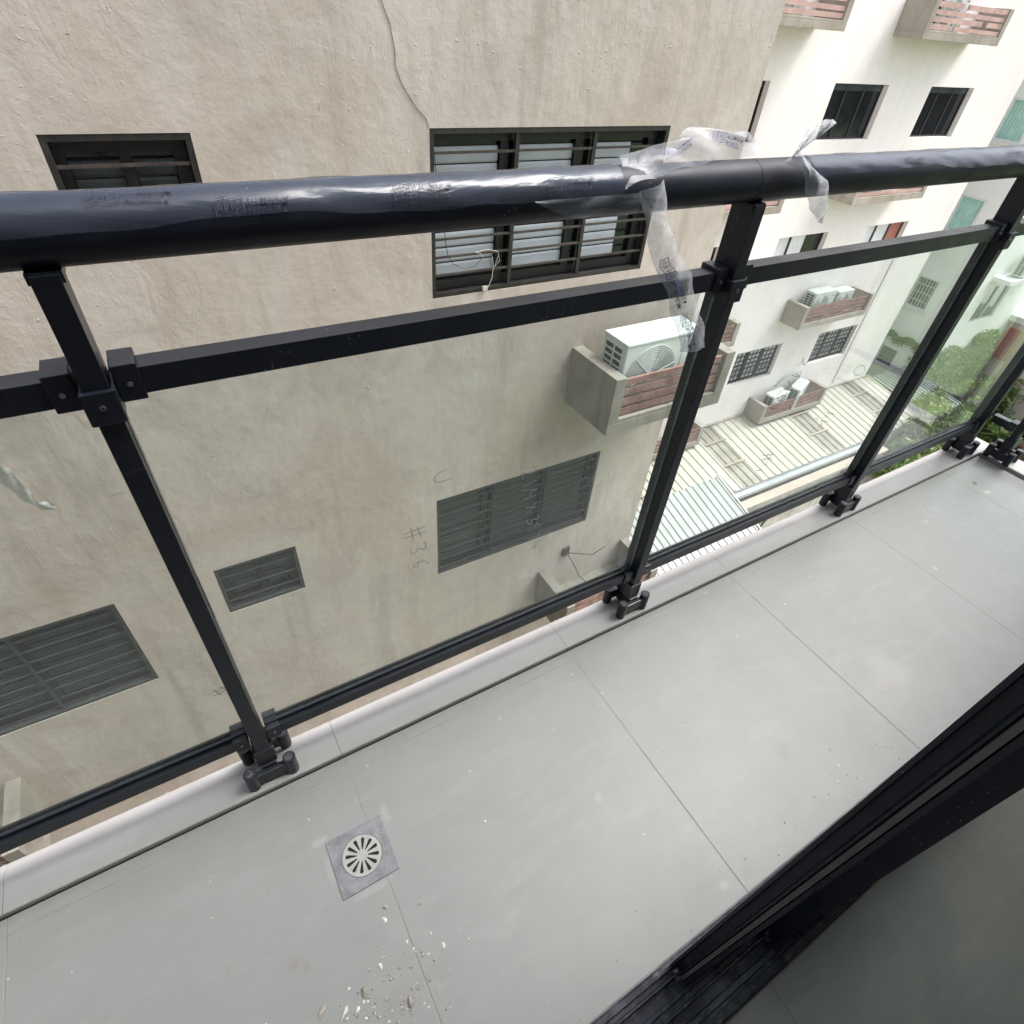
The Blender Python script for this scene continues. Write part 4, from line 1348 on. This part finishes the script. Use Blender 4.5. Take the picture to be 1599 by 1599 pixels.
ac_unit(13.72, 8.38, -4.185, .82, .30, .66, 0, "left air conditioner of the pair in the upper ledge of the far cream block")
ac_unit(14.72, 8.38, -4.185, .62, .28, .56, 0, "smaller right air conditioner of the pair in the upper ledge of the far cream block")
ac_unit(13.62, 8.30, -6.925, .72, .30, .60, .10, "left air conditioner in the lowest ledge just above the cream roof")
ac_unit(14.50, 8.30, -6.925, .78, .30, .66, .35, "turned right air conditioner in the lowest ledge just above the cream roof")
ac_unit(13.85, 8.38, 1.36, .80, .30, .60, 0, "air conditioner half seen through the broken slats of the topmost right ledge")
ac_unit(9.30, 8.38, 1.36, .80, .30, .60, 0, "air conditioner behind the slats of the topmost left ledge on the far block")
ac_unit(13.70, 8.38, -1.39, .80, .30, .42, 0, "air conditioner in the ledge just under the handrail on the far block")
# hoses and pipes on the far wall
mb = MB()
mb.tube([(17.17, D2 - .012, -3.2), (17.17, D2 - .012, -6.9)], .012, 6)
M["pipe_pale"] = plain("painted_pipe", C(.62, .57, .5), .7, .1, 5)
o = mb.build("downpipe", 'pipe_pale')
tag(o, "thin vertical pipe on the far cream wall near its right corner", "pipe")
mb = MB()
mb.tube([(14.2, 8.44, -6.35), (14.4, 8.40, -6.10), (14.8, 8.38, -6.02), (15.1, 8.40, -6.15), (15.2, 8.42, -6.4)], .022, 6)
o = mb.build("refrigerant_hose", 'ac_grey')
tag(o, "grey hose arching over the two air conditioners in the lowest ledge", "hose")

# ================================================================ MINT BLOCK (corner at x = 21, y = 7.6)
mint = empty("apartment_building", (22, 9, -9.5))
tag(mint, "pale mint-white block at the right with green-curtained and barred windows", "building")
XM, YM = 21.0, 7.6
mh = [(8.66, 9.36, .27 - 2.21 * 0, .27)]  # placeholder, replaced below
mwin = [(8.64, 9.34, -.66, .285, 'g'), (8.64, 9.34, -2.98, -2.02, 'g'), (8.64, 9.34, -5.27, -4.31, 'b'), (8.72, 9.34, -7.30, -6.65, 'd')]
wall_sheet(YM, 16.0, -9.5, 9.0, [w[:4] for w in mwin], .10, lambda a, d, z: (XM + d, a, z)).build("wall", 'wall_mint', mint)
ywin = [(21.75, 23.25, -5.35, -4.20), (21.95, 23.05, -2.4, -1.5), (25.2, 26.4, -5.19, -4.31), (25.2, 26.4, -2.4, -1.5)]
wall_sheet(XM + .2251, 27.5, -9.5, 9.0, ywin, .10, lambda a, d, z: (a, YM + .001 + d, z)).build("wall", 'wall_mint', mint)
MB().box(XM + .23, 27.49, YM + .24, 16, -9.5, 8.98).build("block_body", 'wall_mint', mint)
def mint_window(a, b, z0, z1, k):
    x = XM - .012
    f = MB()
    t = .045
    f.box(x, x + .05, a - .01, b + .01, z1 - t, z1 + .01).box(x, x + .05, a - .01, b + .01, z0 - .01, z0 + t)
    f.box(x, x + .05, a - .01, a + t, z0 + t + .001, z1 - t - .001).box(x, x + .05, b - t, b + .01, z0 + t + .001, z1 - t - .001)
    w = f.build("window", 'white_frame', mint)
    if k == 'g':
        n = 8
        pr = [(x + .055 + (.015 if i % 2 else 0), a + .03 + (b - a - .06) * i / (2 * n)) for i in range(2 * n + 1)]
        pr += [(x + .09, b - .03), (x + .09, a + .03)]
        MB().extrude(pr, z0 + .02, z1 - .02, 'z').build("curtain", 'curtain_green', w)
    else:
        MB().box(x + .06, x + .07, a + .01, b - .01, z0 + .01, z1 - .01).build("pane", 'slate_pane', w)
        nb = 7
        for i in range(1, nb):
            yy = a + (b - a) * i / nb
            MB().box(x + .012, x + .024, yy - .011, yy + .011, z0 + t + .001, z1 - t - .001).build("grille_bar", 'grille_pale' if k == 'b' else 'grille_grey', w)
        for i in range(1, 4):
            zz = z0 + (z1 - z0) * i / 4
            MB().box(x + .025, x + .036, a + t, b - t, zz - .011, zz + .011).build("grille_bar", 'grille_pale' if k == 'b' else 'grille_grey', w)
    MB().box(XM - .07, XM - .001, a - .08, b + .08, z0 - .07, z0 - .015).build("window_sill", 'white_frame', w)
for q in mwin:
    mint_window(*q)
for (a, b, z0, z1) in ywin:
    y = YM + .03
    f = MB()
    f.box(a, b, y, y + .04, z1 - .05, z1).box(a, b, y, y + .04, z0, z0 + .05).box(a, a + .05, y, y + .04, z0 + .051, z1 - .051).box(b - .05, b, y, y + .04, z0 + .051, z1 - .051)
    f.box((a + b) / 2 - .02, (a + b) / 2 + .02, y, y + .04, z0 + .051, z1 - .051)
    w = f.build("window", 'grille_pale', mint)
    MB().box(a + .01, b - .01, y + .045, y + .055, z0 + .01, z1 - .01).build("pane", 'slate_pane', w)
MB().box(21.6, 24.3, YM - .50, YM, -3.98, -3.86).build("balcony_slab", 'white_frame', mint)
ac_unit(22.2, 7.45, -3.855, .80, .30, .62, 0, "air conditioner on the slab of the mint-white block at the right edge")

# pink house further right with red shutter
pk = empty("pink_house", (27, 5.5, -9.5))
tag(pk, "pink walled house at far right with a red slatted shutter", "house")
MB().box(25.0, 31.0, 3.0, 7.55, -9.5, -5.7).build("wall", 'wall_pink', pk)
MB().box(24.8, 31.2, 2.8, 7.58, -5.695, -5.5).build("roof", 'white_frame', pk)
sh = MB().box(24.965, 24.999, 6.98, 7.52, -7.02, -5.93).build("shutter", 'curtain_red', pk)
for i in range(14):
    z = -6.99 + i * .076
    MB().add([(24.93, 7.0, z), (24.93, 7.5, z), (24.964, 7.5, z + .045), (24.964, 7.0, z + .045), (24.93, 7.0, z + .012), (24.93, 7.5, z + .012), (24.964, 7.5, z + .057), (24.964, 7.0, z + .057)],
             [(0, 3, 2, 1), (4, 5, 6, 7), (0, 1, 5, 4), (1, 2, 6, 5), (2, 3, 7, 6), (3, 0, 4, 7)]).build("shutter_slat", 'red_louvre', sh)

# ================================================================ ROOFS, WALL, GROUND
gr = MB().box(-60, 90, -60, 90, -9.9, -9.5).build("ground", 'lawn')
struct(gr)
pv = struct(MB().box(-8, 20.5, 0.02, 8.4, -9.495, -9.47).build("yard_paving", 'paving'))

def corrugated(x0, x1, y0, z0, y1, z1, pitch, rise, mat, parent, name="roof_sheet", th=.004):
    n = max(1, int(round((x1 - x0) / pitch)))
    p = (x1 - x0) / n
    prof = []
    for i in range(n):
        a = x0 + i * p
        prof += [(a, 0), (a + p * .62, 0), (a + p * .72, rise), (a + p * .90, rise)]
    prof.append((x1, 0))
    vs = [(a, y0, z0 + h) for a, h in prof] + [(a, y1, z1 + h) for a, h in prof]
    vs += [(a, y0, z0 + h - th) for a, h in prof] + [(a, y1, z1 + h - th) for a, h in prof]
    m_ = len(prof)
    fs = []
    for i in range(m_ - 1):
        fs += [(i, i + 1, m_ + i + 1, m_ + i), (2 * m_ + i, 3 * m_ + i, 3 * m_ + i + 1, 2 * m_ + i + 1), (i, 2 * m_ + i, 2 * m_ + i + 1, i + 1), (m_ + i, m_ + i + 1, 3 * m_ + i + 1, 3 * m_ + i)]
    return MB().add(vs, fs).build(name, mat, parent)
ro = empty("corrugated_roof", (13, 7.4, -9.5))
tag(ro, "cream ribbed metal roof with dirty translucent sheets at the foot of the far block", "roof")
ZT, ZG, YG = -7.04, -7.46, 6.36
sheets = [(5.0, 6.6, 'roof_cream'), (6.6, 7.8, 'roof_cream'), (7.8, 8.5, 'roof_clear'), (8.5, 9.9, 'roof_cream'), (9.9, 11.2, 'roof_cream'), (11.2, 11.95, 'roof_clear'), (11.95, 13.3, 'roof_cream'), (13.3, 14.65, 'roof_cream'),
          (14.65, 15.4, 'roof_clear'), (15.4, 16.5, 'roof_cream'), (16.5, 17.6, 'roof_cream'), (17.6, 18.35, 'roof_clear'), (18.35, 19.15, 'roof_cream')]
for k, (a, b, mt) in enumerate(sheets):
    dz = -.025 if mt == 'roof_clear' else 0
    yt = D2 - .01
    corrugated(a + .002, b - .002, YG, ZG + dz, yt, ZT + dz, .25, .030, mt, ro)
    if mt == 'roof_clear':
        for fy in (.35, .72):
            yy = YG + (yt - YG) * fy
            zz = ZG + (ZT - ZG) * fy
            MB().box(a - .02, b + .02, yy - .03, yy + .03, zz + .012, zz + .035).build("batten", 'batten', ro)
for k, (a, b, mt) in enumerate(sheets[1:-1]):
    if mt == 'roof_cream':
        pass
MB().box(5.0, 18.99, D2 - .06, D2 - .002, ZT + .012, ZT + .06).build("flashing", 'coping', ro)
gt = MB()
q = [(YG + .03, ZG - .03), (YG - .16, ZG - .03), (YG - .16, ZG - .13), (YG - .145, ZG - .145), (YG + .02, ZG - .145), (YG + .03, ZG - .13)]
q = [(YG - .17, ZG - .04), (YG - .16, ZG - .035), (YG - .15, ZG - .05), (YG - .15, ZG - .12), (YG + .01, ZG - .12), (YG + .01, ZG - .035), (YG + .02, ZG - .035), (YG + .02, ZG - .14), (YG - .17, ZG - .14)]
gt.extrude(q, 9.2, 16.9, 'x').build("gutter", 'gutter', ro)
MB().box(5.0, 19.1, YG + .022, YG + .06, -9.47, ZG - .02).build("fascia_wall", 'garden_wall', ro)
# the white ridge sheets at the far end of the roof
wr = empty("corrugated_roof", (20.2, 7.0, -7.6))
tag(wr, "small white corrugated lean-to roof between the cream roof and the mint block", "roof")
corrugated(19.15, 20.98, 6.2, -7.32, 8.3, -7.02, .16, .04, 'roof_grey', wr)
MB().box(19.15, 19.2, 6.2, 8.3, -9.47, -7.36).build("side_wall", 'garden_wall', wr)
gw = empty("garden_wall", (15, 6.05, -9.5))
tag(gw, "mossy garden wall with pale coping running in front of the cream roof gutter", "wall")
MB().box(10.4, 16.9, 5.98, 6.12, -9.47, -7.78).build("wall", 'garden_wall', gw)
MB().box(10.36, 16.95, 5.92, 6.17, -7.7795, -7.70).build("coping", 'coping', gw, bevel=.01)
# near grey roof
ng = empty("corrugated_roof", (8.3, 5.2, -9.5))
tag(ng, "light grey ribbed metal roof, nearest one, overlapping the cream roof", "roof")
for a, b in ((4.9, 6.2), (6.2, 7.3), (7.3, 8.35), (8.35, 9.35), (9.35, 10.32)):
    corrugated(a + .002, b - .002, 3.55, -7.90, 6.62, -7.0, .19, .026, 'roof_grey', ng)
MB().box(5.0, 10.2, 6.45, 6.55, -9.47, -7.09).build("wall", 'garden_wall', ng)
MB().box(5.0, 10.2, 3.75, 3.9, -9.47, -7.85).build("wall", 'garden_wall', ng)
MB().tube([(10.34, 6.64, -6.95), (10.34, 3.55, -7.86)], .03, 8).build("edge_trim", 'gutter', ng)

# yard bricks seen under the bottom rail
yb = struct(empty("brick_paving", (13, 5.4, -9.5)))
mats_b = [MB().box(0, .58, 0, .27, 0, .03).mesh("brick", k_, bevel=.01) for k_ in ('brick', 'paving', 'coping')]
for i in range(0, 18):
    for j in range(0, 5):
        link("brick", random.choice(mats_b), yb, loc=(11.0 + i * .6 + (.3 if j % 2 else 0), 4.5 + j * .29, -9.469 + random.uniform(0, .012)))

# ---------------------------------------------------------------- plants
def leaf_cloud(mb, centre, rad, n, size, rnd, flat=None):
    cx_, cy_, cz_ = centre
    for i in range(n):
        # shell-biased random point in a lumpy ellipsoid
        u, v = rnd.uniform(-1, 1), rnd.uniform(0, 2 * pi)
        s_ = math.sqrt(1 - u * u)
        d = Vector((s_ * cos(v), s_ * sin(v), u))
        lump = .72 + .28 * sin(d.x * 5 + cx_ * 3) * cos(d.y * 4 + cz_) + .2 * sin(d.z * 7 + cy_)
        rr = lump * (rnd.random() ** .4)
        p = Vector((cx_ + d.x * rad[0] * rr, cy_ + d.y * rad[1] * rr, cz_ + d.z * rad[2] * rr))
        leaf(mb, p, size * rnd.uniform(.6, 1.3), rnd)

def leaf(mb, p, s_, rnd):
    a = Vector((rnd.gauss(0, 1), rnd.gauss(0, 1), rnd.gauss(0, .6))).normalized()
    b = a.cross(Vector((rnd.gauss(0, 1), rnd.gauss(0, 1), rnd.gauss(0, 1)))).normalized()
    mb.add([p - a * s_, p + b * s_ * .42, p + a * s_, p - b * s_ * .42], [(0, 1, 2, 3)])

def bush(name, label, cat, clumps, mat, size, n, seed, stems=None, group=None):
    rnd = random.Random(seed)
    base = clumps[0][0]
    r = empty(name, (base[0], base[1], -9.5))
    mb = MB()
    for c, rad in clumps:
        leaf_cloud(mb, c, rad, n, size, rnd)
    mb.build("foliage", mat, r)
    st = MB()
    for c, rad in (stems or clumps):
        st.tube([(c[0], c[1], -9.5), (c[0] + rnd.uniform(-.1, .1), c[1] + rnd.uniform(-.1, .1), c[2])], [.05, .02], 6)
    st.build("stem", 'bark', r)
    return tag(r, label, cat, group)

bush("bush", "bright leafy bush in front of the right end of the cream roof", "bush",
     [((18.6, 6.1, -7.55), (.6, .45, .5)), ((19.6, 6.5, -7.25), (.75, .5, .7)), ((20.6, 6.8, -7.6), (.7, .5, .55))], 'leaf', .085, 1600, 1)
bush("bush", "darker shrub mass low in front of the bright bush, right of the garden wall", "bush",
     [((16.9, 5.6, -8.2), (.6, .4, .5)), ((17.7, 5.8, -7.95), (.8, .5, .6)), ((18.8, 5.8, -8.0), (.9, .5, .7)), ((20.2, 5.9, -8.1), (.9, .6, .7)), ((21.6, 6.2, -8.1), (1.0, .6, .7)), ((22.9, 6.5, -8.3), (.9, .6, .7))], 'leaf_mid', .08, 1500, 2)
bush("bush", "yellow-green shrub row seen under the bottom rail of the last glass pane", "bush",
     [((15.9, 4.9, -9.2), (.8, .4, .35)), ((17.2, 4.9, -9.1), (.8, .4, .4)), ((18.6, 4.8, -9.1), (.9, .4, .4)), ((20.0, 4.8, -9.1), (.9, .4, .4))], 'leaf', .075, 900, 3)
bush("tree", "grey-green leafy tree filling the view behind the corner of the end railing", "tree",
     [((24.9, 6.3, -8.0), (.9, .8, .8)), ((26.2, 6.0, -7.6), (1.1, .9, 1.0)), ((25.5, 5.2, -8.3), (1.0, .8, .8)), ((24.0, 5.6, -8.7), (.8, .7, .6))], 'leaf_mid', .10, 1500, 4)
bush("tree", "paler small tree at the very right edge beyond the end railing glass", "tree",
     [((24.0, 4.6, -8.2), (.8, .6, .7)), ((25.0, 4.2, -8.0), (.9, .7, .9)), ((26.5, 4.6, -7.6), (1.0, .8, .8))], 'leaf_pale', .10, 1200, 5)
bush("bush", "green clump at the foot of the end railing, beside the dry leaves", "bush",
     [((22.6, 5.1, -9.1), (.5, .4, .4)), ((22.0, 5.0, -9.2), (.5, .35, .3))], 'leaf', .07, 700, 6)
# ivy on the mint block's lower wall
mb = MB()
rnd = random.Random(21)
for i in range(9000):
    x = rnd.uniform(21.0, 27.4)
    z = rnd.uniform(-9.4, -6.15 + .12 * sin(x * 3))
    if 24.55 < x < 25.05 and z < -6.9:
        continue
    leaf(mb, Vector((x, YM - rnd.uniform(.01, .12), z)), rnd.uniform(.04, .09), rnd)
o = mb.build("wall_creeper", 'leaf_pale', kind='stuff')
mb = MB()
for i in range(9000):
    k = rnd.random()
    if k < .42:
        x, z, dep = rnd.gauss(24.1, .17), rnd.uniform(-9.3, -6.7), rnd.uniform(.05, .35)
    elif k < .84:
        x, z, dep = rnd.gauss(25.75, .33), rnd.uniform(-9.4, -6.9), rnd.uniform(.05, .45)
    elif k < .92:
        x, z, dep = rnd.uniform(22.9, 24.2), rnd.gauss(-6.05, .09), rnd.uniform(.02, .2)
    else:
        x, z, dep = rnd.uniform(21.0, 24.3), -7.35 - (rnd.uniform(0, .2)) - 0.0, rnd.uniform(.5, .9)
    leaf(mb, Vector((x, YM - dep, z)), rnd.uniform(.05, .10), rnd)
mb.build("ivy", 'leaf', kind='stuff')
mb = MB()
for i in range(1300):
    y = rnd.uniform(7.9, 9.35)
    z = -6.18 + .05 * sin(y * 9) - abs(rnd.gauss(0, .08)) - (rnd.random() ** 4) * .8 * (1 if y < 8.3 else .2)
    leaf(mb, Vector((XM - rnd.uniform(.02, .12), y, z)), rnd.uniform(.03, .07), rnd)
mb.build("ivy_fringe", 'leaf', kind='stuff')
MB().box(24.6, 25.0, YM - .10, YM - .002, -9.4, -6.75).build("wall_pier", 'wall_mint', mint)
# weeds on the garden wall
for i, (x, z, lb) in enumerate(((12.3, -8.3, "trailing weed on the garden wall, nearer one"), (15.0, -8.0, "trailing weed on the garden wall, farther one by the third post"))):
    mb = MB()
    r = empty("creeping_weed", (x, 5.97, -9.5))
    leaf_cloud(mb, (x, 5.90, z), (.20, .09, .22), 260, .05, rnd)
    mb.build("foliage", 'leaf', r)
    MB().tube([(x - .35, 5.95, -9.47), (x - .2, 5.95, z - .5), (x, 5.94, z)], .02, 6).build("stem", 'leaf_dark', r)
    tag(r, lb, "weed")
# dry leaves and soil at the end
so = struct(MB().box(20.6, 30, 1.5, 7.55, -9.494, -9.44).build("soil", 'soil'))
mb = MB()
for i in range(3500):
    x, y = rnd.uniform(21, 26), rnd.uniform(3.2, 6.2)
    leaf(mb, Vector((x, y, -9.42 + rnd.uniform(0, .25) * rnd.random())), rnd.uniform(.05, .12), rnd)
mb.build("dry_leaves", 'leaf_dry', kind='stuff')
